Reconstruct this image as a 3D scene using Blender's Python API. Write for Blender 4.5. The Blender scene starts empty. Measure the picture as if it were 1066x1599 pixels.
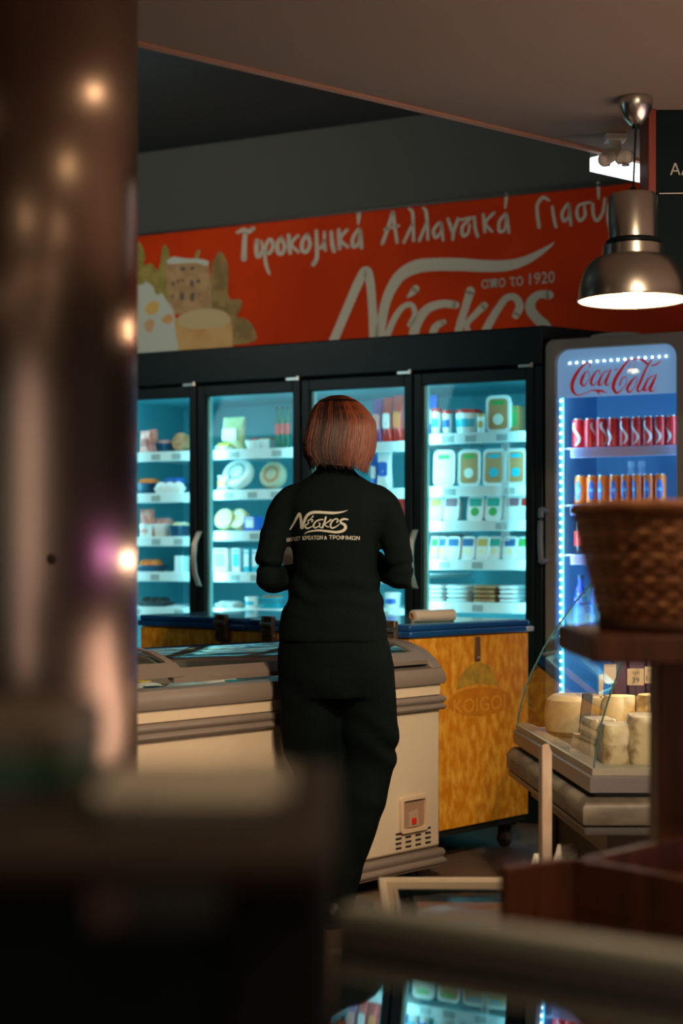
import bpy, bmesh, math, random
from mathutils import Vector, Matrix, noise
from mathutils.bvhtree import BVHTree
random.seed(7)
R = math.radians
SC = bpy.context.scene
COL = SC.collection

# ------------------------------------------------------------------ camera
F = 2500.0; CX = 533.0; HY = 865.0; CH = 1.14      # focal length and horizon in pixels, eye height in metres
cd = bpy.data.cameras.new('camera'); cam = bpy.data.objects.new('camera', cd); COL.objects.link(cam)
cam.location = (0, 0, CH); cam.rotation_euler = (R(90), 0, 0)
cd.sensor_fit = 'VERTICAL'; cd.sensor_height = 36; cd.lens = F / 1599 * 36
cd.shift_y = (HY - 799.5) / 1599; cd.clip_start = .05; cd.clip_end = 60
cd.dof.use_dof = True; cd.dof.focus_distance = 5.0; cd.dof.aperture_fstop = 2.0
SC.camera = cam

# ------------------------------------------------------------------ world, lights, exposure
w = bpy.data.worlds.new('world'); SC.world = w; w.use_nodes = True
w.node_tree.nodes['Background'].inputs[0].default_value = (.22, .42, .46, 1)
w.node_tree.nodes['Background'].inputs[1].default_value = .10
SC.view_settings.view_transform = 'Standard'; SC.view_settings.look = 'None'
SC.view_settings.exposure = 0.0; SC.view_settings.gamma = 1.0; SC.view_settings.use_curve_mapping = False
SC.cycles.max_bounces = 8; SC.cycles.transparent_max_bounces = 16; SC.cycles.use_denoising = True
SC.cycles.caustics_reflective = False; SC.cycles.caustics_refractive = False
SC.cycles.sample_clamp_indirect = 4.0
WARM = (1, .72, .46)

def light(name, kind, loc, energy, color, target=None, **kw):
    l = bpy.data.lights.new(name, kind); l.energy = energy; l.color = color
    for k, v in kw.items(): setattr(l, k, v)
    o = bpy.data.objects.new(name, l); COL.objects.link(o); o.location = loc
    if target is not None:
        o.rotation_euler = (Vector(target) - Vector(loc)).to_track_quat('-Z', 'Y').to_euler()
    return o
SPOTS = [(.72, 2.9), (.85, 1.54), (.94, .39), (1.0, -.9), (1.0, -2.2), (-1.1, .2), (-1.3, -1.2), (-3.2, -1.2), (3.2, .6), (-2.2, 3.0)]
for x, y in SPOTS:
    light('downlight_beam', 'SPOT', (x, y, 2.38), 26, WARM, (x + .02, y, 0), spot_size=R(120), spot_blend=.7, shadow_soft_size=.04)

light('freezer_fill_beam', 'SPOT', (.70, 2.74, 2.38), 210, WARM, (-.25, 5.3, .45), spot_size=R(62), spot_blend=.8, shadow_soft_size=.05)  # added spot to brighten the glass-top freezer, no fitting
light('freezer_fill_beam', 'SPOT', (.95, 1.4, 2.38), 150, WARM, (.55, 5.8, .45), spot_size=R(60), spot_blend=.8, shadow_soft_size=.05)  # added spot to brighten the yellow freezer, no fitting
light('banner_beam', 'SPOT', (-2.0, 6.0, 3.15), 100, (1, .80, .62), (-1.3, 8.5, 2.45), spot_size=R(125), spot_blend=.9, shadow_soft_size=.08)
light('soffit_fill', 'AREA', (2.7, 3.2, .60), 60, (1, .74, .58), (2.4, 3.4, 2.45), shape='RECTANGLE', size=3.0, size_y=2.0)  # added upward fill that brightens the soffit, no fitting
light('rear_fill', 'AREA', (-.5, -4.2, 1.35), 34, (1, .80, .66), (0, 5, 1.2), shape='RECTANGLE', size=5.0, size_y=2.0)  # added warm fill from behind the camera
light('void_fill', 'AREA', (-2.2, 5.6, 2.2), 9, (.55, .95, 1), (-1.5, 7.0, 3.3), shape='RECTANGLE', size=1.6, size_y=.8)  # added teal fill towards the upper ceiling, no fitting

# ------------------------------------------------------------------ materials
MATS = {}
def mat(name, c, rough=.5, metal=0, c2=None, scale=8, detail=3, stretch=(1, 1, 1), bump=0, emit=None, es=0, aniso=0, lo=.4, hi=.6, sheen=0, coat=0, spec=None):
    if name in MATS: return MATS[name]
    m = bpy.data.materials.new(name); m.use_nodes = True; nt = m.node_tree; N = nt.nodes; L = nt.links
    b = N['Principled BSDF']
    b.inputs['Base Color'].default_value = (*c, 1); b.inputs['Roughness'].default_value = rough; b.inputs['Metallic'].default_value = metal
    if aniso:
        b.inputs['Anisotropic'].default_value = aniso
    if sheen: b.inputs['Sheen Weight'].default_value = sheen
    if coat: b.inputs['Coat Weight'].default_value = coat; b.inputs['Coat Roughness'].default_value = .05
    if spec is not None: b.inputs['Specular IOR Level'].default_value = spec
    if c2 is not None or bump:
        tc = N.new('ShaderNodeTexCoord'); mp = N.new('ShaderNodeMapping'); nz = N.new('ShaderNodeTexNoise')
        mp.inputs['Scale'].default_value = stretch; nz.inputs['Scale'].default_value = scale; nz.inputs['Detail'].default_value = detail
        L.new(tc.outputs['Object'], mp.inputs[0]); L.new(mp.outputs[0], nz.inputs['Vector'])
        if c2 is not None:
            cr = N.new('ShaderNodeValToRGB'); cr.color_ramp.elements[0].position = lo; cr.color_ramp.elements[1].position = hi
            cr.color_ramp.elements[0].color = (*c, 1); cr.color_ramp.elements[1].color = (*c2, 1)
            L.new(nz.outputs[0], cr.inputs[0]); L.new(cr.outputs[0], b.inputs['Base Color'])
        if bump:
            bp = N.new('ShaderNodeBump'); bp.inputs['Strength'].default_value = bump; bp.inputs['Distance'].default_value = .01
            L.new(nz.outputs[0], bp.inputs['Height']); L.new(bp.outputs[0], b.inputs['Normal'])
    if emit:
        b.inputs['Emission Color'].default_value = (*emit, 1); b.inputs['Emission Strength'].default_value = es
    MATS[name] = m; return m
def glass(name, tint=(1, 1, 1), k=.9, rough=0.0, extra=0.0):
    """thin sheet: clear straight through, mirror-like towards grazing angles (Schlick)"""
    m = bpy.data.materials.new(name); m.use_nodes = True; nt = m.node_tree; N = nt.nodes; L = nt.links
    N.remove(N['Principled BSDF']); out = N['Material Output']
    t = N.new('ShaderNodeBsdfTransparent'); t.inputs[0].default_value = (*tint, 1)
    g = N.new('ShaderNodeBsdfGlossy'); g.inputs['Roughness'].default_value = rough
    f = N.new('ShaderNodeLayerWeight'); f.inputs[0].default_value = .5
    p = N.new('ShaderNodeMath'); p.operation = 'POWER'; p.inputs[1].default_value = 5
    q = N.new('ShaderNodeMath'); q.operation = 'MULTIPLY_ADD'; q.inputs[1].default_value = k; q.inputs[2].default_value = .06 + extra; q.use_clamp = True
    mx = N.new('ShaderNodeMixShader')
    L.new(f.outputs['Facing'], p.inputs[0]); L.new(p.outputs[0], q.inputs[0]); L.new(q.outputs[0], mx.inputs[0])
    L.new(t.outputs[0], mx.inputs[1]); L.new(g.outputs[0], mx.inputs[2]); L.new(mx.outputs[0], out.inputs[0])
    MATS[name] = m; return m

BLACK = mat('black_enamel', (.003, .0085, .0095), .4, spec=.25)
DARKPL = mat('dark_plastic', (.012, .015, .016), .5)
CYW = mat('cooler_liner', (.12, .46, .54), .5)
RAIL = mat('shelf_rail', (.75, .85, .86), .4)
WHITE = mat('white_plastic', (.8, .8, .78), .35)
CREAM = mat('cream_enamel', (.62, .52, .38), .35)
GREYPL = mat('grey_plastic', (.20, .165, .14), .38)
STEEL = mat('steel', (.55, .52, .48), .3, 1)
ALU = mat('brushed_aluminium', (.62, .58, .52), .27, 1, bump=.03, scale=60, stretch=(1, 1, 20))
GL = glass('clear_glass', (.97, 1, 1))
GLD = glass('door_glass', (.95, 1, 1), .6, 0, -.03)
FILM = glass('cling_film', (.98, .98, .98), .3, .1, -.01)
RED = mat('red', (.62, .03, .02), .35)
BROWN = mat('kraft_brown', (.42, .2, .08), .5)
GREEN = mat('print_green', (.05, .35, .08), .5)
BLUE = mat('print_blue', (.02, .12, .5), .4)
TEAL = mat('print_teal', (.02, .42, .55), .4)
YEL = mat('print_yellow', (.85, .6, .08), .45)
ORANGE = mat('print_orange', (.85, .2, .03), .35)
PINKM = mat('pink_meat', (.75, .25, .22), .4, c2=(.85, .45, .4), scale=25)
REDM = mat('dark_meat', (.38, .08, .06), .4, c2=(.6, .2, .15), scale=30)
PURP = mat('print_purple', (.25, .06, .25), .4)
CHEESE = mat('cheese', (.8, .68, .42), .45, c2=(.9, .8, .58), scale=9, bump=.1)
CHEESEO = mat('cheese_gold', (.75, .5, .2), .4, c2=(.88, .7, .42), scale=12, bump=.1)
WOODD = mat('dark_red_wood', (.16, .048, .016), .55, c2=(.085, .026, .010), scale=4, stretch=(6, 6, .6), detail=6, bump=.15)
LED = mat('led_cyan', (.8, 1, 1), emit=(.35, .9, 1), es=2.5)
LEDW = mat('led_bead', (.9, 1, 1), emit=(.75, .95, 1), es=22)

# ------------------------------------------------------------------ object helpers
def tag(o, label=None, cat=None, group=None, kind=None):
    if label: o['label'] = label
    if cat: o['category'] = cat
    if group: o['group'] = group
    if kind: o['kind'] = kind
    return o
def empty(name, label, cat, loc=(0, 0, 0), rz=0, group=None):
    o = bpy.data.objects.new(name, None); COL.objects.link(o); o.location = loc; o.rotation_euler = (0, 0, rz)
    o.empty_display_size = .05
    return tag(o, label, cat, group)
def copy_tree(o, parent=None, first=True):
    c = o.copy(); COL.objects.link(c)
    if parent is not None: c.parent = parent
    for ch in o.children: copy_tree(ch, c)
    return c
class MB:
    def __init__(s): s.bm = bmesh.new()
    def poly(s, pts, faces):
        vs = [s.bm.verts.new(p) for p in pts]
        for f in faces:
            try: s.bm.faces.new([vs[i] for i in f])
            except ValueError: pass
        return s
    def box(s, x0, x1, y0, y1, z0, z1):
        p = [(x, y, z) for z in (z0, z1) for y in (y0, y1) for x in (x0, x1)]
        return s.poly(p, [(0, 2, 3, 1), (4, 5, 7, 6), (0, 1, 5, 4), (2, 6, 7, 3), (0, 4, 6, 2), (1, 3, 7, 5)])
    def loft(s, rings, cap=True):
        n = len(rings[0]); vs = [[s.bm.verts.new(p) for p in r] for r in rings]
        for a, b in zip(vs, vs[1:]):
            for i in range(n):
                try: s.bm.faces.new((a[i], a[(i + 1) % n], b[(i + 1) % n], b[i]))
                except ValueError: pass
        if cap:
            s.bm.faces.new(vs[0][::-1]); s.bm.faces.new(vs[-1])
        return s
    def lathe(s, prof, c=(0, 0, 0), n=24, ax='z', cap=False):
        rings = []
        for r, h in prof:
            ring = []
            for i in range(n):
                a = 2 * math.pi * i / n; u, v = r * math.cos(a), r * math.sin(a)
                p = {'z': (u, v, h), 'x': (h, u, v), 'y': (v, h, u)}[ax]
                ring.append((c[0] + p[0], c[1] + p[1], c[2] + p[2]))
            rings.append(ring)
        return s.loft(rings, cap)
    def tube(s, pts, rad, n=10, cap=True):
        pts = [Vector(p) for p in pts]; rings = []
        if not isinstance(rad, (list, tuple)): rad = [rad] * len(pts)
        up = Vector((0, 0, 1))
        for i, p in enumerate(pts):
            d = (pts[min(i + 1, len(pts) - 1)] - pts[max(i - 1, 0)]).normalized()
            a = d.cross(up)
            if a.length < .05: a = d.cross(Vector((0, 1, 0)))
            a.normalize(); b = a.cross(d).normalized()
            rings.append([p + (a * math.cos(t) + b * math.sin(t)) * rad[i] for t in [2 * math.pi * k / n for k in range(n)]])
        return s.loft(rings, cap)
    def sphere(s, c, r, sx=1, sy=1, sz=1, n=12):
        prof = [(max(.0005, math.sin(math.pi * i / n)) * r, -math.cos(math.pi * i / n) * r) for i in range(n + 1)]
        rings = [[(c[0] + rr * math.cos(2 * math.pi * k / (n * 2)) * sx, c[1] + rr * math.sin(2 * math.pi * k / (n * 2)) * sy, c[2] + h * sz) for k in range(n * 2)] for rr, h in prof]
        return s.loft(rings)
    def prism(s, poly, h0, h1, ax='z'):
        f = {'z': lambda u, v, h: (u, v, h), 'y': lambda u, v, h: (u, h, v), 'x': lambda u, v, h: (h, u, v)}[ax]
        return s.loft([[f(u, v, h0) for u, v in poly], [f(u, v, h1) for u, v in poly]])
    def build(s, name, m, parent=None, bevel=0, smooth=True, seg=2, ang=35):
        bmesh.ops.recalc_face_normals(s.bm, faces=s.bm.faces)
        me = bpy.data.meshes.new(name); s.bm.to_mesh(me); s.bm.free()
        me.materials.append(m)
        if smooth:
            me.shade_smooth(); me.set_sharp_from_angle(angle=R(ang))
        o = bpy.data.objects.new(name, me); COL.objects.link(o)
        if parent is not None: o.parent = parent
        if bevel:
            b = o.modifiers.new('b', 'BEVEL'); b.width = bevel; b.segments = seg; b.limit_method = 'ANGLE'; b.angle_limit = R(40)
        return o
def bx(name, m, parent, x0, x1, y0, y1, z0, z1, bevel=.003): return MB().box(x0, x1, y0, y1, z0, z1).build(name, m, parent, bevel)
def rrect(w, h, r, n=5, cx=0, cy=0):
    pts = []
    for (sx, sy, a0) in ((1, 1, 0), (-1, 1, 90), (-1, -1, 180), (1, -1, 270)):
        for i in range(n + 1):
            a = R(a0 + 90 * i / n); pts.append((cx + sx * (w / 2 - r) + r * math.cos(a), cy + sy * (h / 2 - r) + r * math.sin(a)))
    return pts
def struct(o): o['kind'] = 'structure'; return o

# strokes with varying width, drawn flat (lettering)
def catmull(pts, n=8):
    P = [pts[0]] + list(pts) + [pts[-1]]; out = []
    for i in range(1, len(P) - 2):
        p0, p1, p2, p3 = P[i - 1:i + 3]
        for k in range(n):
            t = k / n
            out.append(tuple(.5 * ((2 * b) + (-a + c) * t + (2 * a - 5 * b + 4 * c - d) * t * t + (-a + 3 * b - 3 * c + d) * t ** 3) for a, b, c, d in zip(p0, p1, p2, p3)))
    out.append(tuple(pts[-1])); return out
def ribbon_faces(strokes, n=6):
    """list of flat polygons (2-D) from strokes of (x, y, width)"""
    V = []; Fc = []
    for st in strokes:
        c = catmull(st, n); base = len(V); k = len(c)
        for i, (x, y, wd) in enumerate(c):
            a = c[max(i - 1, 0)]; b = c[min(i + 1, k - 1)]
            dx, dy = b[0] - a[0], b[1] - a[1]; l = math.hypot(dx, dy) or 1
            nx, ny = -dy / l * wd / 2, dx / l * wd / 2
            V += [(x + nx, y + ny), (x - nx, y - ny)]
            if i: Fc.append((base + 2 * i - 2, base + 2 * i - 1, base + 2 * i + 1, base + 2 * i))
        for (x, y, wd) in (c[0], c[-1]):
            if wd > 3:
                b0 = len(V); V += [(x + wd / 2 * math.cos(2 * math.pi * q / 10), y + wd / 2 * math.sin(2 * math.pi * q / 10)) for q in range(10)]
                Fc.append(tuple(range(b0, b0 + 10)))
    return V, Fc
def flat_mesh(name, V3, Fc, m, parent=None):
    me = bpy.data.meshes.new(name); me.from_pydata(V3, [], Fc); me.materials.append(m)
    o = bpy.data.objects.new(name, me); COL.objects.link(o)
    if parent is not None: o.parent = parent
    return o
def font_geo(s, size=1):
    c = bpy.data.curves.new('t', 'FONT'); c.body = s; c.size = size; c.resolution_u = 3
    o = bpy.data.objects.new('t', c); COL.objects.link(o); bpy.context.view_layer.update()
    me = bpy.data.meshes.new_from_object(o.evaluated_get(bpy.context.evaluated_depsgraph_get()))
    V = [(v.co.x, v.co.y) for v in me.vertices]; Fc = [tuple(p.vertices) for p in me.polygons]
    bpy.data.objects.remove(o); bpy.data.curves.remove(c); bpy.data.meshes.remove(me); return V, Fc

LOGO = [
 [(105, 382, 16), (150, 310, 26), (190, 232, 30), (224, 182, 34), (240, 235, 34), (248, 300, 36), (250, 362, 34)],
 [(262, 362, 34), (275, 320, 32), (292, 262, 34), (322, 207, 36), (372, 172, 38), (440, 162, 36), (540, 166, 34), (640, 172, 34), (720, 168, 26), (790, 154, 15), (846, 136, 3)],
 [(372, 242, 10), (398, 215, 20)],
 [(383, 282, 20), (390, 262, 22), (362, 256, 18), (334, 276, 16), (340, 304, 14), (312, 322, 18), (298, 352, 24), (330, 368, 22), (375, 350, 14), (405, 332, 8)],
 [(524, 256, 18), (475, 262, 20), (428, 288, 22), (404, 334, 24), (424, 362, 20), (464, 346, 16), (488, 312, 16), (470, 300, 12)],
 [(488, 310, 14), (484, 350, 16), (510, 362, 14)],
 [(562, 226, 26), (545, 290, 24), (518, 360, 24)],
 [(628, 258, 22), (586, 290, 16), (550, 318, 14), (575, 345, 14), (600, 352, 10)],
 [(704, 292, 20), (718, 264, 20), (694, 246, 18), (650, 272, 20), (622, 326, 22), (638, 364, 22), (690, 350, 16), (738, 312, 10)],
 [(842, 256, 20), (792, 250, 26), (752, 270, 26), (758, 300, 28), (800, 322, 36), (814, 362, 40), (780, 400, 36), (700, 418, 32), (600, 408, 28), (480, 395, 24), (380, 404, 20), (320, 420, 14), (285, 445, 4)]]
COLA = [
 [(262, 192, 8), (274, 158, 12), (248, 140, 14), (182, 190, 24), (118, 280, 36), (86, 370, 38), (96, 440, 32), (142, 480, 14), (220, 460, 9), (290, 430, 12), (360, 434, 24), (400, 438, 22), (450, 462, 3)],
 [(345, 445, 12), (362, 458, 18), (368, 478, 3)],
 [(232, 228, 10), (196, 290, 30), (180, 350, 30), (206, 384, 18), (250, 332, 8), (266, 270, 8), (244, 224, 8)],
 [(372, 262, 12), (368, 222, 10), (332, 238, 16), (290, 310, 28), (284, 360, 26), (312, 376, 14), (352, 332, 5)],
 [(456, 222, 10), (410, 252, 14), (370, 330, 28), (364, 374, 22), (400, 360, 9), (444, 290, 6)],
 [(486, 214, 16), (456, 290, 26), (434, 360, 24), (458, 376, 12), (486, 335, 3)],
 [(522, 216, 8), (552, 210, 14)],
 [(740, 112, 8), (700, 108, 14), (655, 136, 20), (590, 222, 30), (532, 320, 38), (514, 400, 36), (548, 456, 24), (604, 418, 10), (652, 345, 8), (646, 292, 10), (606, 306, 15), (580, 376, 18)],
 [(742, 112, 5), (742, 160, 5), (712, 222, 5), (684, 238, 5), (674, 205, 5), (692, 150, 5), (730, 104, 7)],
 [(700, 106, 10), (780, 100, 15), (830, 124, 27), (866, 156, 22)],
 [(742, 288, 10), (692, 350, 28), (658, 412, 30), (682, 450, 18), (730, 402, 8), (762, 322, 8), (744, 284, 8)],
 [(958, 92, 7), (934, 92, 8), (900, 130, 15), (850, 212, 22), (800, 330, 28), (764, 418, 26), (788, 442, 14), (840, 370, 4), (900, 220, 4)],
 [(908, 172, 13), (960, 160, 17), (1000, 122, 11), (1025, 88, 3)],
 [(932, 274, 10), (880, 310, 16), (840, 388, 29), (830, 430, 24), (872, 414, 9), (924, 326, 6)],
 [(962, 264, 15), (926, 350, 28), (894, 430, 28), (930, 432, 9), (966, 378, 3)]]
HAND4 = [  # crop of the banner: origin (360,320), 4.442 px per px
 [(45, 192, 16), (90, 174, 26), (122, 186, 26), (156, 164, 24)], [(100, 190, 24), (95, 280, 28), (92, 374, 32)],
 [(182, 250, 26), (178, 310, 26), (188, 358, 26), (214, 335, 20), (222, 290, 18), (212, 252, 14)],
 [(268, 478, 16), (246, 415, 20), (238, 340, 20), (252, 262, 20), (280, 240, 20), (292, 288, 20), (268, 335, 20), (236, 328, 12)],
 [(352, 226, 20), (324, 270, 24), (330, 330, 24), (356, 338, 20), (374, 290, 22), (352, 226, 18)],
 [(402, 210, 22), (406, 270, 24), (412, 330, 26)], [(466, 214, 20), (422, 270, 16), (468, 326, 20)],
 [(532, 204, 20), (500, 250, 24), (496, 310, 24), (526, 326, 20), (550, 270, 22), (532, 204, 18)],
 [(594, 180, 18), (598, 290, 22), (596, 370, 22), (574, 412, 26)], [(600, 292, 14), (630, 296, 18), (648, 250, 18), (650, 190, 18)], [(648, 240, 18), (656, 312, 20)],
 [(698, 188, 20), (704, 270, 24), (716, 320, 24)], [(750, 174, 22), (752, 240, 22), (756, 300, 24)], [(806, 174, 20), (762, 236, 16), (812, 292, 20)],
 [(888, 166, 18), (848, 230, 22), (850, 288, 22), (884, 270, 18), (900, 184, 18)], [(900, 178, 18), (906, 296, 22)], [(890, 58, 26), (884, 130, 12)]]
HAND5 = [  # origin (590,280), 2.881
 [(66, 150, 16), (75, 210, 13), (86, 284, 12)], [(66, 150, 14), (46, 215, 13), (20, 288, 14)], [(30, 226, 10), (92, 208, 10)],
 [(140, 132, 10), (155, 150, 12), (158, 210, 12), (160, 276, 12)], [(156, 200, 10), (116, 284, 12)],
 [(204, 128, 10), (216, 146, 12), (222, 205, 12), (224, 270, 12)], [(218, 196, 10), (186, 276, 12)],
 [(276, 194, 10), (250, 228, 12), (258, 262, 12), (282, 238, 10), (286, 198, 10)], [(286, 196, 10), (292, 274, 11)],
 [(316, 180, 13), (332, 232, 12)], [(360, 178, 13), (340, 236, 12), (336, 270, 12)],
 [(372, 182, 10), (422, 172, 10)], [(410, 184, 10), (380, 212, 12), (382, 254, 12), (404, 242, 10), (412, 204, 10)],
 [(434, 170, 11), (437, 220, 12), (448, 256, 12)], [(474, 160, 12), (480, 236, 12)], [(522, 150, 11), (484, 196, 10), (512, 234, 11)],
 [(574, 154, 10), (546, 190, 12), (546, 234, 12), (570, 224, 10), (578, 164, 10)], [(580, 160, 10), (588, 238, 12)], [(578, 70, 14), (572, 130, 7)],
 [(768, 94, 10), (742, 82, 13), (718, 110, 12), (716, 150, 13), (724, 216, 12)], [(784, 124, 11), (790, 170, 12), (800, 214, 12)],
 [(852, 110, 10), (828, 152, 12), (836, 188, 12), (858, 166, 10), (860, 118, 10)], [(860, 116, 10), (867, 206, 11)],
 [(954, 104, 10), (905, 116, 10), (894, 150, 12), (906, 186, 12), (930, 164, 12), (928, 120, 10)],
 [(966, 112, 12), (968, 158, 12), (984, 186, 12), (1010, 150, 11), (1020, 86, 10)], [(990, 18, 13), (992, 86, 8)],
 [(1064, 76, 10), (1042, 110, 12), (1034, 180, 12), (1052, 256, 10)], [(1062, 80, 10), (1084, 110, 11), (1080, 160, 11), (1046, 180, 10)],
 [(1108, 100, 10), (1150, 94, 10)], [(1130, 100, 11), (1128, 180, 12)], [(1172, 90, 11), (1176, 180, 12)]]

# ================================================================== SETTING (room axes: along the fridge wall and at right angles to it)
A27 = R(27); C27, S27 = math.cos(A27), math.sin(A27)
FO = Vector((.847, 6.72, 0))                       # right front foot of the black fridge
def W(lx, ly, z=0): return Vector((FO.x + lx * C27 + ly * S27, FO.y - lx * S27 + ly * C27, z))
def FX(px, ly=0.0):
    k = (px - CX) / F
    return (k * (FO.y + ly * C27) - FO.x - ly * S27) / (C27 + k * S27)
def FZ(px, py, ly=0.0):
    p = W(FX(px, ly), ly); return CH - (py - HY) / F * p.y
def room_box(name, m, x0, x1, y0, y1, z0, z1):
    o = MB().box(x0, x1, y0, y1, z0, z1).build(name, m, None, 0); o.location = (FO.x, FO.y, 0); o.rotation_euler = (0, 0, -A27); return struct(o)
FLOOR = mat('floor_vinyl', (.16, .105, .07), .35, c2=(.12, .08, .055), scale=3, stretch=(1, 8, 1), detail=6)
WALLG = mat('dark_wall_paint', (.060, .069, .066), .85)
CEILD = mat('dark_ceiling_paint', (.044, .060, .060), .9)
SOFF = mat('beige_ceiling_paint', (.235, .175, .13), .85)
room_box('floor', FLOOR, -6.2, 4.7, -12.2, 1.0, -.1, 0)
room_box('ceiling', CEILD, -6.2, 4.7, -12.2, 1.0, 3.31, 3.4)
room_box('wall_back', WALLG, -6.2, 4.7, .86, 1.0, 0, 3.31)
room_box('wall_left', WALLG, -6.3, -6.2, -12.2, 1.0, 0, 3.31)
room_box('wall_right', WALLG, 4.7, 4.8, -12.2, 1.0, 0, 3.31)
wf = MB().box(-6.2, -5, -12.3, -12.2, 0, 3.31).box(3.5, 4.7, -12.3, -12.2, 0, 3.31).box(-5, 3.5, -12.3, -12.2, 2.6, 3.31).box(-5, 3.5, -12.3, -12.2, 0, .3).build('wall_front', WALLG)
wf.location = (FO.x, FO.y, 0); wf.rotation_euler = (0, 0, -A27); struct(wf)
room_box('window_1', GL, -5, 3.5, -12.26, -12.25, .3, 2.6)
# lower ceiling over the front of the shop: its edge runs away to the right
e0 = Vector((-.523, 4.11)); ed = (Vector((.866, 5.24)) - e0).normalized(); en = Vector((-ed.y, ed.x))
q = [e0 - ed * 9.5, e0 + ed * 4.1, W(4.68, .80), W(4.68, -12), W(-3.9, -12)]
struct(MB().prism([(p.x, p.y) for p in q], 2.45, 3.3).build('ceiling_lower', SOFF, None, 0))
# thin warm trim under the soffit edge
q = [e0 - ed * 4.5 + en * .004, e0 + ed * 4.0 + en * .004, e0 + ed * 4.0 - en * .02, e0 - ed * 4.5 - en * .02]
struct(MB().prism([(p.x, p.y) for p in q], 2.443, 2.47).build('trim_1', mat('trim_paint', (.42, .2, .12), .6), None, 0))

# round metal column
colx, coly, colr = -.634, 3.40, .2
t = empty('round_column', 'round brushed steel column rising floor to ceiling at left edge', 'column', (colx, coly, 0))
m = mat('column_steel', (.40, .285, .22), .22, 1, c2=(.33, .225, .18), scale=2.2, detail=4, stretch=(1, 1, 1), aniso=1.0, bump=0)
nt = m.node_tree; N = nt.nodes
tg = N.new('ShaderNodeTangent'); tg.direction_type = 'RADIAL'; tg.axis = 'Z'
nt.links.new(tg.outputs[0], N['Principled BSDF'].inputs['Tangent']); N['Principled BSDF'].inputs['Anisotropic Rotation'].default_value = 0.0
MB().lathe([(colr, .0), (colr, 2.448)], n=128, cap=True).build('shaft', m, t)
MB().lathe([(colr + .012, 0), (colr + .012, .08), (colr + .002, .09)], n=96, cap=True).build('base_ring', STEEL, t)
a = math.atan2(-1, .0)
px = (82 - CX) / F * 3.22 - colx
s_ = MB().sphere((px, -math.sqrt(colr ** 2 - px ** 2), CH - (873 - HY) / F * 3.22), .011, sy=.4).build('screw', mat('dull_screw', (.10, .06, .06), .5, 1), t)

# ================================================================== BANNER
bn = empty('banner', 'long red wall banner with Greek lettering and cheese picture above the fridges', 'banner', W(0, .845), -A27)
BX0, BX1, BZ0, BZ1 = -3.4, 1.9, 2.02, 2.853
BAN = mat('banner_red', (.56, .044, .004), .75, spec=.1, c2=(.44, .030, .004), scale=1.2)
bx('panel', BAN, bn, BX0, BX1, -.02, 0, BZ0, BZ1, .002)
bx('top_edge', DARKPL, bn, BX0, BX1, -.024, .0, BZ1, BZ1 + .012, .002)
BLY = .845 - .022
def onban(px, py, d=0.0):
    ly = BLY - d; return (FX(px, ly), -.022 - d, FZ(px, py, ly))
LET = mat('banner_letters', (.52, .52, .43), .8, spec=.1)
for nm, st, ox, oy, sc in (('word', HAND4, 360, 320, 4.442), ('word', [q_ for q_ in HAND5 if q_[0][0] < 640], 590, 280, 2.881), ('word', [q_ for q_ in HAND5 if q_[0][0] > 640], 590, 280, 2.881)):
    V, Fc = ribbon_faces([[(a_, b_, c_ * 1.2) for a_, b_, c_ in q_] for q_ in st]); flat_mesh(nm, [onban(ox + x / sc, oy + y / sc) for x, y in V], Fc, LET, bn)
# logo: affine from logo space to plane
def affine(src, dst):
    M = Matrix([[x, y, 1] for x, y in src]).inverted()
    cx = M @ Vector([d[0] for d in dst]); cy = M @ Vector([d[1] for d in dst])
    return lambda x, y: (cx[0] * x + cx[1] * y + cx[2], cy[0] * x + cy[1] * y + cy[2])
BLOGO = [
 [(10, 540, 40), (45, 462, 40), (100, 332, 40), (150, 218, 42), (178, 184, 46), (195, 232, 40), (205, 340, 38), (212, 450, 44), (215, 520, 44)],
 [(226, 520, 44), (244, 430, 42), (262, 335, 42), (290, 262, 46), (332, 202, 52), (400, 164, 60), (480, 153, 58), (600, 153, 58), (700, 159, 54), (800, 158, 50), (880, 140, 40), (950, 105, 28), (1000, 72, 14), (1024, 52, 3)],
 [(366, 298, 12), (384, 280, 26), (400, 262, 34)],
 [(374, 422, 26), (396, 378, 24), (384, 336, 24), (345, 342, 24), (308, 390, 28), (272, 470, 30), (250, 540, 30)],
 [(580, 335, 34), (520, 330, 36), (450, 355, 40), (405, 420, 44), (390, 500, 44), (430, 550, 40)],
 [(525, 412, 26), (485, 440, 34), (470, 520, 36)],
 [(646, 272, 40), (625, 340, 34), (598, 430, 36), (580, 520, 36)], [(708, 338, 34), (670, 375, 28), (630, 425, 26), (650, 480, 26)],
 [(850, 382, 32), (868, 340, 36), (848, 302, 32), (810, 302, 30), (775, 345, 32), (735, 410, 36), (700, 480, 38)],
 [(1000, 290, 40), (955, 288, 34), (920, 318, 42), (918, 358, 46), (948, 398, 46), (985, 432, 46), (1000, 480, 46)]]
V, Fc = ribbon_faces(BLOGO, 8)
flat_mesh('logo', [onban(510 + x / 2.881, 360 + y / 2.881, .0008) for x, y in V], Fc, LET, bn)
for wd_, xa_, xb_ in (('απο', 751, 789), ('το', 795, 817), ('1920', 822, 866)):
    V, Fc = font_geo(wd_, .078); mw = max(v[0] for v in V)
    p0 = onban(xa_, 451 - (xa_ - 751) * .085); p1 = onban(xb_, 451 - (xb_ - 751) * .085); sx = (p1[0] - p0[0]) / mw
    flat_mesh('word', [(p0[0] + x * sx, -.0245, p0[2] + y + (p1[2] - p0[2]) * x / mw) for x, y in V], Fc, LET, bn)
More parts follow.
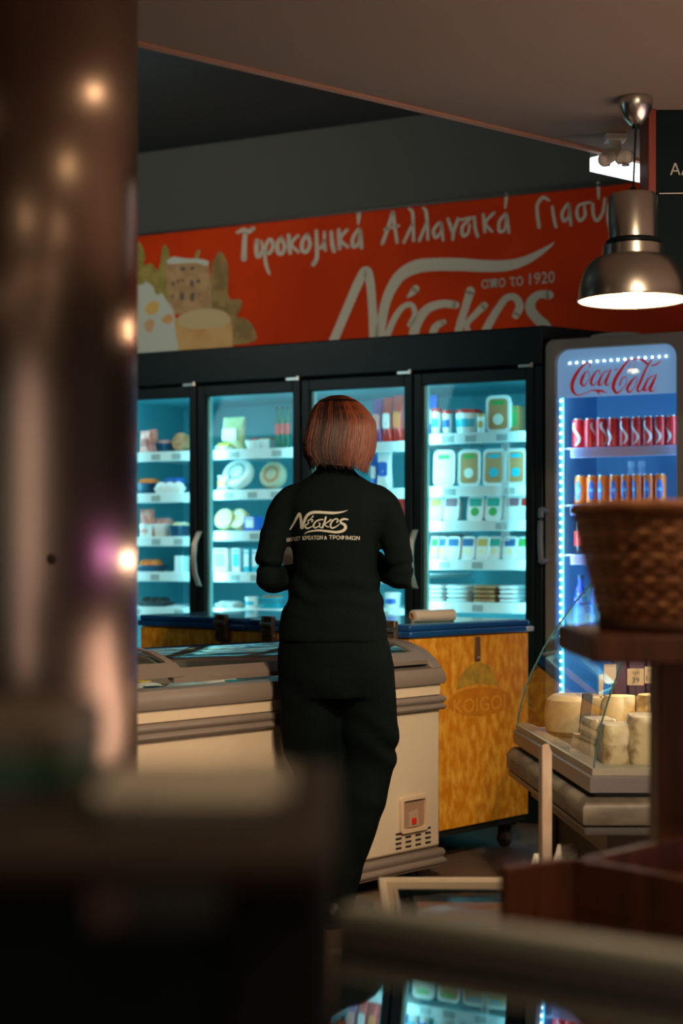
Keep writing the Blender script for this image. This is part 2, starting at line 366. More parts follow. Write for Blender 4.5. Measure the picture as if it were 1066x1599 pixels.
# printed picture at the left: leaves, cheeses (flat print, slightly proud layers)
def pic(name, pts, m, d, sm=True):
    pp = [(210 + x / 5.33, 370 + y / 5.33) for x, y in pts]
    if sm:
        pp = [(a, b) for a, b, _ in catmull([(a, b, 1) for a, b in pp + [pp[0]]], 6)][:-1]
    return flat_mesh(name, [onban(a, b, d) for a, b in pp], [tuple(range(len(pp)))], m, bn)
LEAF = mat('print_leaf', (.22, .20, .035), .6, c2=(.33, .28, .07), scale=18)
LEAF2 = mat('print_leaf_brown', (.20, .13, .03), .6, c2=(.30, .21, .06), scale=18)
PALE = mat('print_white', (.50, .58, .52), .6); TAN = mat('print_tan', (.46, .30, .14), .6, c2=(.36, .22, .10), scale=14)
pic('printed_leaf', [(-900, 100), (-500, 60), (-100, 160), (30, 40), (90, 160), (70, 230), (140, 220), (180, 270), (210, 240), (240, 70), (285, 120), (280, 300), (300, 620), (-300, 700), (-900, 500)], LEAF, .0005)
pic('printed_leaf', [(620, 600), (640, 250), (665, 180), (715, 120), (770, 210), (780, 330), (775, 450), (800, 520), (880, 520), (890, 580), (850, 660), (920, 680), (990, 750), (1005, 860), (820, 900), (640, 900)], LEAF2, .0005)
pic('printed_leaf', [(495, 180), (520, 110), (545, 115), (525, 190)], LEAF, .0006)
pic('printed_cheese', [(265, 210), (300, 185), (600, 195), (620, 250), (640, 600), (560, 640), (330, 640), (290, 560), (262, 300)], TAN, .0010)
pic('printed_cheese', [(265, 200), (320, 165), (420, 178), (560, 185), (612, 205), (600, 240), (500, 215), (300, 225)], PALE, .0012)
for (x, y, rx, ry) in [(400, 265, 26, 18), (480, 262, 18, 15), (320, 390, 14, 16), (360, 370, 14, 14), (400, 360, 14, 12), (478, 390, 20, 28), (530, 370, 16, 18), (395, 490, 20, 36), (480, 500, 20, 42), (315, 495, 14, 16), (540, 480, 8, 10)]:
    pic('printed_vein', [(x + rx * math.cos(a) * (.8 + .4 * random.random()), y + ry * math.sin(a) * (.8 + .4 * random.random())) for a in [k * math.pi / 4 for k in range(8)]], mat('print_vein', (.10, .085, .075), .6), .0015)
pic('printed_cheese', [(-900, 500), (-300, 380), (40, 400), (90, 372), (150, 410), (180, 480), (230, 470), (260, 520), (330, 640), (370, 940), (200, 1100), (-900, 1100)], PALE, .0014)
pic('printed_flower', [(90, 580), (150, 530), (205, 560), (190, 620), (140, 650), (95, 630)], mat('print_flower', (.62, .42, .12), .6), .0018)
pic('printed_flower', [(225, 680), (280, 640), (325, 670), (300, 715), (240, 715)], mat('print_flower2', (.60, .33, .12), .6), .0018)
pic('printed_flower', [(80, 720), (130, 680), (165, 715), (140, 790), (95, 780)], mat('print_flower3', (.55, .35, .18), .6), .0018)
pic('printed_cheese', [(330, 700), (400, 640), (560, 598), (720, 610), (800, 680), (815, 900), (780, 1000), (400, 1000), (360, 900)], mat('print_amber', (.52, .27, .08), .6, c2=(.58, .38, .14), scale=6), .0020)
pic('printed_cheese', [(352, 690), (400, 640), (560, 598), (720, 612), (800, 690), (740, 740), (560, 765), (400, 750)], mat('print_cheese_top', (.52, .43, .22), .6), .0023)

# ================================================================== BLACK FOUR-DOOR FRIDGE
FW = 2.32; FD = .80; FH = 2.10
fr = empty('display_fridge', 'tall black four-door glass display fridge along the back wall', 'fridge', (FO.x, FO.y, 0), -A27)
SEAM = [-.037, -.599, -1.155, -1.708, -2.265]
c = MB(); c.box(-FW, 0, .02, FD, 1.93, FH); c.box(-FW, 0, .02, FD, 0, .26); c.box(-.035, 0, .02, FD, .26, 1.93); c.box(-FW, -FW + .04, .02, FD, .26, 1.93); c.box(-FW, 0, FD - .03, FD, .26, 1.93); c.box(-.0405, 0, -.004, .03, .262, 1.934); c.box(-FW, SEAM[4] + .003, -.004, .03, .262, 1.934)
c.build('cabinet', BLACK, fr, .006)
MB().prism([(0, 0), (.201, .361), (.18, .40), (-.02, .40), (-.02, 0)], 2.045, 2.10).build('top_cover', BLACK, fr)
bx('header', mat('header_black', (.003, .009, .010), .4, spec=.2), fr, -FW, 0, -.012, .03, 1.935, 2.098, .008)
l = MB(); l.box(-FW + .04, -.035, FD - .04, FD - .03, .26, 1.93); l.box(-FW + .04, -.035, .05, FD - .04, 1.90, 1.925); l.box(-FW + .04, -.035, .05, FD - .04, .262, .28)
l.box(-.045, -.036, .06, FD - .04, .28, 1.9); l.box(-FW + .041, -FW + .05, .06, FD - .04, .28, 1.9)
l.build('liner', CYW, fr)
g = MB()
for k in range(7): g.box(-FW + .1, -.1, -.004, .015, .05 + k * .027, .062 + k * .027)
g.build('grille', DARKPL, fr)
SHZ = {0: [1.646, 1.414, 1.262, 1.092, .905, .60], 1: [1.62, 1.41, 1.22, 1.03, .87, .58], 2: [1.609, 1.418, 1.224, 1.03, .86, .58], 3: [1.61, 1.41, 1.20, 1.03, .86, .58]}
for d in range(4):
    x1, x0 = SEAM[d], SEAM[d + 1]; f = .042
    fm = MB(); z0, z1 = .29, 1.925
    fm.box(x0 + .004, x0 + f, -.005, .035, z0, z1); fm.box(x1 - f, x1 - .004, -.005, .035, z0, z1)
    fm.box(x0 + f, x1 - f, -.005, .035, z1 - .05, z1); fm.box(x0 + f, x1 - f, -.005, .035, z0, z0 + .06)
    dr = fm.build('door', BLACK, fr, .003)
    bx('pane', GLD, dr, x0 + f, x1 - f, .012, .018, z0 + .06, z1 - .05, 0)
    bx('gasket', mat('gasket_teal', (.25, .60, .60), .3), dr, x0 + f + .001, x0 + f + .016, .021, .045, z0 + .06, z1 - .05, 0)
    hg = MB().box(x1 - .07, x1 - .012, -.016, .0, 1.927, 1.938).lathe([(.007, 1.925), (.007, 1.945)], (x1 - .012, -.01, 0), 10, cap=True)
    hg.build('hinge', STEEL, dr)
    # curved steel handle on the left stile
    if d in (0, 2):
        hz = [(0, .99), (.012, 1.0), (.045, 1.05), (.055, 1.12), (.045, 1.19), (.012, 1.235), (0, 1.245)]
        hx = x0 + .016 if d == 0 else x0 + .02
        MB().loft([[(hx + sx * .011, -.006 - y - o, z) for sx, o in ((-1, 0), (1, 0), (1, .010), (-1, .010))] for y, z in hz]).build('handle', mat('handle_steel', (.62, .56, .48), .45, .6), dr)
    # led post between the doors
    bx('mullion', DARKPL, fr, x0 - .012, x0 + .014, .05, .10, .28, 1.90, .002)
    bx('light_strip', LED, fr, x0 + .015, x0 + .019, .072, .092, .35, 1.86, 0)
    bx('light_strip', LED, fr, x0 + .06, x1 - .06, .10, .115, 1.885, 1.893, 0)
    for z in SHZ[d]:
        s = MB()
        for k in range(24):
            yy = .135 + k * .024; s.box(x0 + .016, x1 - .014, yy, yy + .004, z + .016, z + .021)
        s.box(x0 + .016, x1 - .014, .135, .140, z + .006, z + .021); s.box(x0 + .03, x0 + .04, .13, .72, z, z + .016); s.box(x1 - .04, x1 - .03, .13, .72, z, z + .016)
        s.box(x0 + .016, x1 - .014, .142, .71, z + .012, z + .015)
        sh = s.build('shelf', RAIL, fr)
        bx('price_rail', RAIL, sh, x0 + .016, x1 - .014, .118, .133, z - .022, z + .024, .002)
        for k in range(3):
            if random.random() < .7:
                xx = x0 + .06 + (x1 - x0 - .16) * (k + random.random() * .4) / 3
                bx('price_tag', mat('tag_grey', (.35, .42, .42), .5), sh, xx, xx + .05, .1165, .118, z - .016, z + .012, 0)
    L_ = light('fridge_tube', 'AREA', W(x0 + .03, .075, 1.08), 4.4, (.28, .88, 1), W(x0 + .3, .42, 1.08), shape='RECTANGLE', size=.04, size_y=1.5)
    L_ = light('fridge_tube', 'AREA', W(x1 - .03, .075, 1.08), 4.4, (.28, .88, 1), W(x1 - .3, .42, 1.08), shape='RECTANGLE', size=.04, size_y=1.5)
# LED reflection in the right door glass, modelled as a dotted strip
st = empty('led_reflection', 'white dotted LED reflection modelled as a strip inside rightmost black fridge door', 'strip', W(FX(789, .1), .1, FZ(789, 692, .1)), -A27)
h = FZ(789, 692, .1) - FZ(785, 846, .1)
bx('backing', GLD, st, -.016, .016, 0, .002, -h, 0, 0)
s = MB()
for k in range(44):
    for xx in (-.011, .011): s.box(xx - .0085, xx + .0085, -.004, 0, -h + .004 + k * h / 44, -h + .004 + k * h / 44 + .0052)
o = s.build('clip', WHITE, st); o['kind'] = 'stuff'  # reflected LED dots, built as small white boxes

# ------------------------------------------------ goods, placed on the shelves
def shelf_top(d, z): return z + .021
def goods_root(name, label, cat, group, px, ly, z, rz=0):
    p = W(FX(px, ly), ly, z); return empty(name, label, cat, p, -A27 + rz, group)
def tub(px, top, bot, wpx, ly, zt, cols, label, group, name='cheese_tub', lean=.12, dy=.05):
    """upright oval-cornered tub leaning back, its lid turned to the shopper"""
    P = F / W(FX(px, ly), ly).y; wd = wpx / P; h = (bot - top) / P
    r = goods_root(name, label, 'tub', group, px, ly, zt)
    r.rotation_euler = (-lean, 0, -A27)
    rr = min(wd, h) * .24
    def ring(sc, y): return [(x * sc, y, h / 2 + z * sc) for x, z in rrect(wd, h, rr)]
    MB().loft([ring(.80, dy), ring(.90, .012), ring(.92, .006)]).build('container', WHITE, r)
    MB().loft([ring(.97, .006), ring(1, .002), ring(1, -.003), ring(.96, -.006), ring(.86, -.0045)]).build('lid', WHITE, r)
    base, band, disc = cols
    lb = MB().loft([[(x, y, h / 2 + z) for x, z in rrect(wd * .74, h * .80, rr * .6)] for y in (-.0045, -.0065)]).build('label', base, r)
    big = base is LBLW
    if band: MB().prism(rrect(wd * (.72 if big else .50), h * (.30 if big else .11), h * .03, 3, 0, h * (.72 if big else .80)), -.0078, -.0064, 'y').build('band', band, lb)
    if disc: MB().lathe([(wd * (.25 if base is LBLW else .21), -.0078), (wd * (.25 if base is LBLW else .21), -.0064)], (0, 0, h * .36), 16, 'y', cap=True).build('picture', disc, lb)
    return r
PALEC = mat('pale_disc', (.75, .78, .7), .5); KR = mat('label_kraft', (.50, .24, .09), .5); KR2 = mat('label_faded', (.70, .5, .38), .5)
LBLW = mat('label_white', (.8, .8, .8), .4)
G1 = 'cheese tubs standing in the rightmost black fridge door'
z1, z2, z3, z4, z5 = [z + .0215 for z in SHZ[0][:5]]
tub(778, 614, 673, 42, .16, z1, (KR, GREEN, PALEC), 'large white oval tub with brown label, upright on top shelf of rightmost black fridge', G1, lean=.02)
for i, (px, wv, c) in enumerate([(693, 37, (KR2, GREEN, PALEC)), (732, 38, (KR, GREEN, PALEC)), (771, 38, (KR, TEAL, TEAL)), (805, 36, (KR, TEAL, TEAL))]):
    tub(px, 699, 758, wv, .16, z2, c, ['white oval tub with faded label, leftmost on second shelf of rightmost black fridge', 'white oval tub with green and brown label, second on second shelf, rightmost black fridge', 'white oval tub with blue cloud label, third from left on second shelf, rightmost black fridge', 'white oval tub with blue cloud label at right end of second shelf, rightmost black fridge'][i], G1, lean=.05)
MINT = mat('label_mint', (.03, .35, .28), .5); PLUM = mat('label_plum', (.25, .12, .16), .5); OCH = mat('label_ochre', (.6, .38, .1), .5); NAVY = mat('label_navy', (.02, .12, .3), .5)
for i, (px, wv, b_, d_) in enumerate([(679, 24, OCH, LBLW), (703, 27, PLUM, PALEC), (741, 28, MINT, GREEN), (769, 28, MINT, GREEN), (799, 28, PLUM, PALEC), (820, 20, RED, PALEC)]):
    o = tub(px, 771, 812, wv, .16, z3, (LBLW, b_, d_), ['small tub with ochre label at left end', 'small tub with plum band label, second from left', 'small tub with mint band label, third from left', 'small tub with dark mint band label, fourth from left', 'small tub with plum band label, fifth from left', 'small tub with red label at right end'][i] + ' of third shelf, rightmost black fridge', 'small soft cheese tubs on the third shelf', lean=.2)
for i, (px, wv, b_, d_) in enumerate([(677, 14, GREEN, YEL), (688, 18, BLUE, YEL), (706, 23, NAVY, CHEESE), (729, 24, NAVY, CHEESE), (752, 22, OCH, CHEESE), (771, 23, MINT, CHEESE), (795, 24, NAVY, CHEESE), (814, 16, GREEN, CHEESE)]):
    tub(px, 831, 869, wv, .155 + .01 * (i % 2), z4, (LBLW, b_, d_), ['green banded spread tub at left end', 'blue banded spread tub, second from left', 'navy banded spread tub, third from left', 'navy banded spread tub, fourth from left', 'ochre banded spread tub, fifth from left', 'mint banded spread tub, sixth from left', 'navy banded spread tub, seventh from left', 'green banded spread tub at right end'][i] + ' of fourth shelf, rightmost black fridge', 'spread tubs on the fourth shelf', lean=.22, dy=.03)

def bucket(px, wpx, top, ly, zt, lidm, label, bandm=TEAL, cat='bucket', grp=None):
    P = F / W(FX(px, ly), ly).y; r_ = wpx / P / 2; h = CH + (HY - top) / P - zt
    r = goods_root('lidded_bucket', label, cat, grp, px, ly + r_, zt)
    MB().lathe([(r_ * .86, 0), (r_ * .95, h * .85), (r_ * .97, h * .86)], n=20, cap=True).build('container', WHITE, r)
    MB().lathe([(r_, h * .85), (r_ * 1.02, h * .88), (r_ * 1.02, h * .95), (r_ * .9, h * .97), (r_ * .88, h)], n=20, cap=True).build('lid', lidm, r)
    pts = [(r_ * .925 * math.sin(a), -r_ * .925 * math.cos(a)) for a in [R(-50 + 10 * k) for k in range(11)]]
    V = [(x, y, h * .3) for x, y in pts] + [(x, y, h * .62) for x, y in pts]
    flat_mesh('label', V, [(k, k + 1, k + 12, k + 11) for k in range(10)], bandm, r)
    return r
bucket(681, 17, 637, .15, z1, RED, 'slim white tub with red lid at left end of top shelf, rightmost black fridge', TEAL)
bucket(698, 16, 640, .15, z1, RED, 'slim white tub with red lid, second from left on top shelf, rightmost black fridge', BLUE)
bucket(731, 44, 638, .16, z1, RED, 'wide white bucket with thin red rim on top shelf, rightmost black fridge', TEAL)
bucket(751, 13, 646, .135, z1, OCH, 'small jar with brown lid beside the white bucket on top shelf', OCH)
def pouch(px, py_top, wpx, ly, zt, m, label, grp=None, m2=None, hpx=None, cat='packet', dep=.05, rz=0, lean=0):
    P = F / W(FX(px, ly), ly).y; wd = wpx / P; h = CH + (HY - py_top) / P - zt
    r = goods_root('food_pouch', label, cat, grp, px, ly + dep * .5, zt, rz); r.rotation_euler.x = -lean
    rings = []
    for k in range(8):
        t_ = k / 7; th = dep / 2 * (1 - (2 * t_ - .75) ** 2 * .6) if t_ < .9 else .003
        th = max(th, .003); sx = wd / 2 * (.96 + .04 * math.cos(t_ * 6))
        rings.append([(sx * math.cos(a), th * math.copysign(abs(math.sin(a)) ** .8, math.sin(a)) + .004 * math.sin(3 * a + k), h * t_) for a in [2 * math.pi * q / 16 for q in range(16)]])
    MB().loft(rings).build('bag', m, r)
    if m2: MB().prism(rrect(wd * .62, h * .34, h * .05, 3, 0, h * .48), -dep * .5 - .003, -dep * .5 + .004, 'y').build('label', m2, r)
    return r
def traypack(px, top, wpx, ly, zt, foodm, label, grp=None, h=None, lump=True, traym=None, dep=.14, cat='food tray'):
    P = F / W(FX(px, ly), ly).y; wd = wpx / P; hh = CH + (HY - top) / P - zt
    r = goods_root('food_tray', label, cat, grp, px, ly + dep / 2, zt)
    MB().loft([[(x, y, z) for x, y in rrect(wd * s, dep * s, .02)] for s, z in ((.8, 0), (1, hh * .45), (1.0, hh * .5), (.92, hh * .5), (.86, hh * .3))]).build('tray', traym or WHITE, r)
    f_ = MB()
    for k in range(3): f_.sphere(((k - 1) * wd * .27, 0, hh * .5), wd * .2, 1, dep / wd * 1.6, min(1.2, hh * .5 / (wd * .2)), 6)
    f_.build('food', foodm, r)
    return r
def carton(px, top, wpx, ly, zt, m, label, grp=None, m2=None, dep=.08, rz=0, cat='carton'):
    P = F / W(FX(px, ly), ly).y; wd = wpx / P; h = CH + (HY - top) / P - zt
    r = goods_root('food_carton', label, cat, grp, px, ly + dep / 2, zt, rz)
    MB().box(-wd / 2, wd / 2, -dep / 2, dep / 2, 0, h).build('carton', m, r, .003)
    if m2:
        MB().box(-wd * .36, wd * .36, -dep / 2 - .0015, -dep / 2, h * .25, h * .78).build('label', m2, r)
        MB().box(-wd * .36, wd * .36, -dep / 2 - .0015, -dep / 2, h * .84, h * .93).build('stripe', m2, r)
    return r
pouch(677, 616, 15, .23, z1, BLUE, 'blue and white packet standing behind the red lidded tubs', m2=LBLW)
carton(806, 633, 18, .20, z1, KR, 'brown and green carton at right end of top shelf, rightmost black fridge', m2=GREEN)
for i, (px, wv, mm) in enumerate([(688, 30, LBLW), (722, 34, RAIL), (764, 36, BROWN), (800, 28, LBLW)]):
    for k in range(4):
        P = F / W(FX(px, .15), .15).y
        r = goods_root('sliced_pack', ['pale', 'clear', 'brown', 'white'][i] + ' flat pack, ' + ['bottom one', 'second up', 'third up', 'top one'][k] + ' in its pile on bottom visible shelf, rightmost black fridge', 'packet', 'flat packs piled on the bottom shelf', px, .24, z5 + k * .0195, random.uniform(-.06, .06))
        MB().loft([[(x, y, z) for x, y in rrect(wv / P * s, .17 * s, .02)] for s, z in ((.9, .0005), (1, .006), (1, .012), (.86, .018))]).build('pack', mm, r)
        MB().prism(rrect(wv / P * .5, .09, .01, 3), .018, .0188).build('label', mat('tag_grey', (.35, .42, .42), .5), r)
# door 3 (behind the person, partly seen)
y1, y2, y3, y4, y5 = [z + .0215 for z in SHZ[1][:5]]
pouch(590, 622, 18, .16, y1, PURP, 'purple pouch on top shelf behind the assistant', m2=PINKM)
pouch(606, 620, 17, .16, y1, RED, 'red and white pouch, left one right of the assistant head on top shelf', m2=LBLW)
pouch(622, 616, 17, .16, y1, RED, 'red patterned pouch against door edge on top shelf right of the assistant', m2=ORANGE)
traypack(560, 640, 30, .16, y1, PINKM, 'pink meat tray on top shelf behind the assistant head')
pouch(493, 645, 16, .16, y1, mat('teal_bag', (.1, .5, .5), .4), 'teal pouch left of the assistant head on top shelf', m2=LBLW)
pouch(601, 698, 25, .16, y2, LBLW, 'white and blue packet right of the assistant head', m2=BLUE)
pouch(586, 708, 12, .18, y2, BLUE, 'small blue packet beside the white and blue packet', m2=LBLW)
carton(620, 775, 16, .16, y3, RED, 'red carton right of the assistant shoulder', m2=LBLW)
carton(600, 782, 20, .17, y3, LBLW, 'white carton beside the red carton at the assistant shoulder', m2=TEAL)
carton(612, 846, 16, .16, y4, LBLW, 'white carton on fourth shelf above the assistant elbow', m2=TEAL)
bucket(613, 27, 925, .16, y5, LBLW, 'blue tub with white picture under the assistant right elbow', BLUE)
# door 2
w1, w2, w3, w4, w5 = [z + .0215 for z in SHZ[2][:5]]
G2 = 'goods in the second black fridge door from left'
def wheel(px, py_c, rpx, ly, zt, m, label, rimm=None, tilt=1.2, th=.05, name='round_cheese', grp=None, squash=1):
    P = F / W(FX(px, ly), ly).y; r_ = rpx / P
    r = goods_root(name, label, 'cheese', grp, px, ly + .05, zt); r.rotation_euler.x = 0
    rt = MB(); prof = [(r_ * .9, -th / 2), (r_, -th * .3), (r_, th * .3), (r_ * .9, th / 2)]
    o = rt.lathe(prof, n=24, cap=True).build('wheel', m, r); o.rotation_euler.x = tilt
    o.location.z = r_ * math.sin(tilt) + th / 2 * abs(math.cos(tilt))
    if rimm:
        q = MB().lathe([(r_ * .62, th / 2), (r_ * .62, th / 2 + .002), (r_ * .42, th / 2 + .002)], n=24).build('label', rimm, o)
    return r
pouch(366, 650, 40, .18, w1, mat('straw_bag', (.55, .48, .2), .45, c2=(.75, .7, .4), scale=12), 'big straw-coloured bag with white label, second black fridge door from left', G2, m2=LBLW, dep=.10)
traypack(350, 690, 26, .135, w1, YEL, 'low tray with yellow food in front of the straw-coloured bag', G2, dep=.07)
traypack(402, 672, 24, .15, w1, REDM, 'tray of dark red meat on top shelf, second fridge door from left', G2)
traypack(420, 668, 20, .18, w1, mat('olive_food', (.3, .25, .12), .5, c2=(.5, .4, .25), scale=20), 'tray of olive brown food beside the dark red meat', G2)
for i in range(3):
    px = 433 + i * 8
    r = goods_root('sauce_bottle', ['left', 'middle', 'right'][i] + ' dark green bottle with red label on top shelf by door edge', 'bottle', 'dark green bottles by the door edge', px, .19, w1)
    MB().lathe([(.010, 0), (.011, .004), (.011, .13), (.006, .16), (.005, .19)], n=12, cap=True).build('bottle', mat('dark_green', (.02, .12, .06), .2), r)
    MB().lathe([(.0118, .07), (.0118, .12)], n=12).build('label', RED, r); MB().lathe([(.007, .185), (.007, .20)], n=10, cap=True).build('cap', DARKPL, r)
wheel(372, 745, 26, .16, w2, mat('white_cheese', (.82, .82, .78), .4, bump=.15, scale=14), 'large wrapped white cheese leaning on second shelf, second fridge door', rimm=mat('tag_grey', (.35, .42, .42), .5), tilt=1.0, grp=G2)
pouch(349, 742, 20, .14, w2, LBLW, 'small white packet left of the large wrapped white cheese', G2, m2=YEL, dep=.04)
wheel(427, 745, 22, .17, w2, mat('grey_cheese', (.45, .4, .28), .5), 'grey-beige cheese wheel with brown cut face beside the white cheese', rimm=BROWN, tilt=1.3, grp=G2)
wheel(352, 820, 17, .15, w3, CHEESEO, 'white round cheese with orange ring, left one on third shelf', rimm=LBLW, tilt=1.2, grp=G2)
wheel(374, 820, 17, .17, w3, CHEESEO, 'white round cheese with orange ring, right one on third shelf', rimm=LBLW, tilt=1.2, grp=G2)
carton(396, 806, 20, .16, w3, BLUE, 'blue carton right of the two round cheeses on third shelf', G2, m2=LBLW)
for i in range(4):
    px = [350, 375, 391, 404][i]
    carton(px, 856, [26, 14, 11, 11][i], .16, w4, [LBLW, LBLW, TEAL, TEAL][i], ['wide white carton at left of fourth shelf', 'narrow white carton beside the wide one', 'teal carton left of pair, near the assistant elbow', 'teal carton right of pair, near the assistant elbow'][i], G2, m2=[mat('tag_grey', (.35, .42, .42), .5), TEAL, LBLW, LBLW][i])
bucket(393, 22, 932, .16, w5, WHITE, 'white tub with blue label on lowest shelf, second fridge door', TEAL)
for i, px in enumerate((352, 367)): traypack(px, 936, 17, .16, w5, LBLW, ['left', 'right'][i] + ' pale tray left of the white tub on lowest shelf', G2)
for i in range(2):
    traypack(426, [943, 930][i], 34, .16, w5 + i * .042, [TEAL, BROWN][i], ['lower', 'upper'][i] + ' flat blue tray right of the white tub', G2, traym=TEAL)
# door 1 (leftmost, beside the column)
v1, v2, v3, v4, v5 = [z + .0215 for z in SHZ[3][:5]]
G3 = 'packed meats in the leftmost black fridge door'
NVT = mat('dark_blue_tray', (.01, .06, .12), .3)
pouch(229, 672, 22, .17, v1, PINKM, 'pink meat pouch nearest the column on top shelf, leftmost door', G3, m2=REDM)
pouch(240, 670, 14, .15, v1, REDM, 'dark red meat pouch beside the pink one', G3)
traypack(257, 676, 26, .16, v1, PINKM, 'pink meat tray with dark rim on top shelf, leftmost door', G3, traym=NVT)
wheel(284, 683, 15, .17, v1, mat('brown_sausage', (.35, .13, .05), .5, c2=(.5, .25, .12), scale=30), 'round brown smoked cheese at right end of top shelf, leftmost door', tilt=1.35)
traypack(233, 736, 34, .16, v2, ORANGE, 'orange food tray on second shelf, leftmost door', G3, traym=NVT)
traypack(274, 734, 36, .16, v2, BLUE, 'dark blue food tray on second shelf, leftmost door', G3, traym=NVT)
traypack(265, 752, 58, .135, v2 , LBLW, 'low pale tray in front on second shelf, leftmost door', G3, dep=.03)
pouch(230, 795, 26, .17, v3, REDM, 'dark red pouch on third shelf beside the column', G3)
traypack(252, 797, 44, .19, v3, PINKM, 'pink ham tray on third shelf, leftmost door', G3)
bucket(228, 22, 818, .14, v3, LBLW, 'white cup with pink band on third shelf beside the column', PINKM)
traypack(283, 802, 24, .16, v3, CHEESE, 'pale cheese tray at right end of third shelf', G3, traym=NVT)
traypack(236, 872, 40, .16, v4, ORANGE, 'pink and orange food tray on fourth shelf, leftmost door', G3, traym=NVT)
for i in range(2):
    carton(285, 868 , 14, .16 + .1 * i, v4, RAIL, ['front', 'rear'][i] + ' pale carton on fourth shelf, leftmost door', G3)
traypack(243, 932, 54, .16, v5, DARKPL, 'dark grey food tray on lowest shelf, leftmost door', G3, traym=mat('slate', (.03, .05, .055), .5))
traypack(279, 946, 30, .15, v5, LBLW, 'low white tray at right end of lowest shelf, leftmost door', G3)

# ================================================================== DRINKS COOLER (right)
ck = empty('drinks_cooler', 'grey single-door drinks cooler with blue light and red cursive lettering', 'fridge', W(.015, -.02), -A27)
CW, CHh, CD = .70, 2.035, .62
GREYF = mat('cooler_grey', (.17, .155, .135), .4)
c = MB().box(0, CW, .06, CD, 0, .18).box(0, CW, .06, CD, CHh - .05, CHh).box(0, .03, .06, CD, .18, CHh - .05).box(CW - .03, CW, .06, CD, .18, CHh - .05).box(.03, CW - .03, CD - .03, CD, .18, CHh - .05)
c.build('cabinet', GREYF, ck, .01)
CBL = mat('cooler_inside', (.22, .45, .68), .5)
l = MB().box(.031, CW - .031, CD - .035, CD - .031, .19, CHh - .06).box(.031, .036, .08, CD - .035, .19, CHh - .06).box(CW - .036, CW - .031, .08, CD - .035, .19, CHh - .06).box(.036, CW - .036, .08, CD - .04, CHh - .065, CHh - .06)
l.build('liner', CBL, ck)
# door frame with rounded window (outer minus inner loop)
gx0, gx1 = FX(866.5, -.02) - .015, FX(1055, -.02) - .015
gz0, gz1 = .40, FZ(950, 541, -.02)
outer = rrect(CW, CHh - .14, .035, 6, CW / 2, (CHh + .14) / 2 - .0); inner = rrect(gx1 - gx0, gz1 - gz0, .055, 6, (gx0 + gx1) / 2, (gz0 + gz1) / 2)
f = MB(); vo0 = [(x, 0, z) for x, z in outer]; vi0 = [(x, 0, z) for x, z in inner]; vo1 = [(x, .058, z) for x, z in outer]; vi1 = [(x, .058, z) for x, z in inner]
f.loft([vo1, vo0, vi0, vi1, vo1], cap=False)
bmesh.ops.remove_doubles(f.bm, verts=f.bm.verts, dist=1e-5)
dr = f.build('door', GREYF, ck, .006)
MB().prism(inner, .020, .026, 'y').build('pane', GLD, dr)
hz0, hz1 = FZ(850, 878, -.06), FZ(850, 794, -.06); hx = FX(841, -.06) - .015
hp = [(.012, .0, hz1 - .012), (.0 + hx * .3, -.03, hz1 - .003), (hx + .012, -.045, hz1 - .022), (hx + .010, -.048, (hz0 + hz1) / 2), (hx + .012, -.045, hz0 + .022), (hx * .3, -.03, hz0 + .003), (.012, 0, hz0 + .012)]
MB().tube([p for p in catmull(hp, 5)], .011, 12).build('handle', mat('handle_grey', (.14, .13, .125), .4), dr)
# backlit header strip behind the glass
zh = FZ(950, 618, 0)
m = mat('header_light', (.3, .45, .75), .4, emit=(.24, .45, .80), es=.42)
MB().prism([(gx0, zh), (gx1, zh), (gx1, gz1 - .03), (gx1 - .03, gz1), (gx0 + .03, gz1), (gx0, gz1 - .03)], .030, .034, 'y').build('header_panel', m, dr)
pts = []
for x, y in [(0, 0)]: pass
def oncool(px, py, ly=-.002): p = (FX(px, ly) - .015, FZ(px, py, ly)); return p
V, Fc = ribbon_faces(COLA, 8)
flat_mesh('lettering', [(oncool(880 + x / 6.66, 545 + y / 6.66)[0], .0185, oncool(880 + x / 6.66, 545 + y / 6.66)[1]) for x, y in V], Fc, mat('cola_red', (.55, .005, .005), .4, emit=(.5, .01, .01), es=.25), dr)
led0 = MB().sphere((0, 0, 0), .0042, n=6).build('led', LEDW, ck)
xs = FX(875, .05) - .015; k = 0
zt_, zb_ = FZ(875, 613, .05), .45
nled = 41
for i in range(nled):
    o = led0 if i == 0 else led0.copy()
    if i: COL.objects.link(o)
    o.location = (xs, .075, zt_ - i * (zt_ - zb_) / (nled - 1))
for i in range(15):
    o = led0.copy(); COL.objects.link(o); o.scale = (.7, .7, .7)
    px = 892 + i * 10.7; o.location = (FX(px, .03) - .015, .036, FZ(px, 568 - i * .78, .03)); 
    o.location.y = .028
bx('led_board', mat('led_board', (.05, .35, .5), .5, emit=(.05, .5, .9), es=.5), ck, xs - .008, xs + .008, .082, .085, zb_ - .02, zt_ + .02, 0)
s = MB(); xs2 = FX(886, .03) - .015
for i in range(70): s.box(xs2 - .004, xs2 + .004, .027, .029, 1.05 + i * .0085, 1.0545 + i * .0085)
o = s.build('led_reflection_dots', mat('reflection_blue', (.35, .55, .8), .4), ck); o['kind'] = 'stuff'  # LED reflection in the cooler glass, modelled as a dotted blue strip
light('cooler_tube', 'AREA', W(.015 + .05, .06, 1.15), 6, (.26, .66, 1), W(.4, .4, 1.15), shape='RECTANGLE', size=.03, size_y=1.3)
light('cooler_tube', 'AREA', W(.015 + .60, .06, 1.15), 3.5, (.26, .62, 1), W(.3, .4, 1.15), shape='RECTANGLE', size=.03, size_y=1.3)
CSH = [FZ(900, 700, .1), FZ(900, 789, .1), FZ(900, 866, .1), .80, .5]
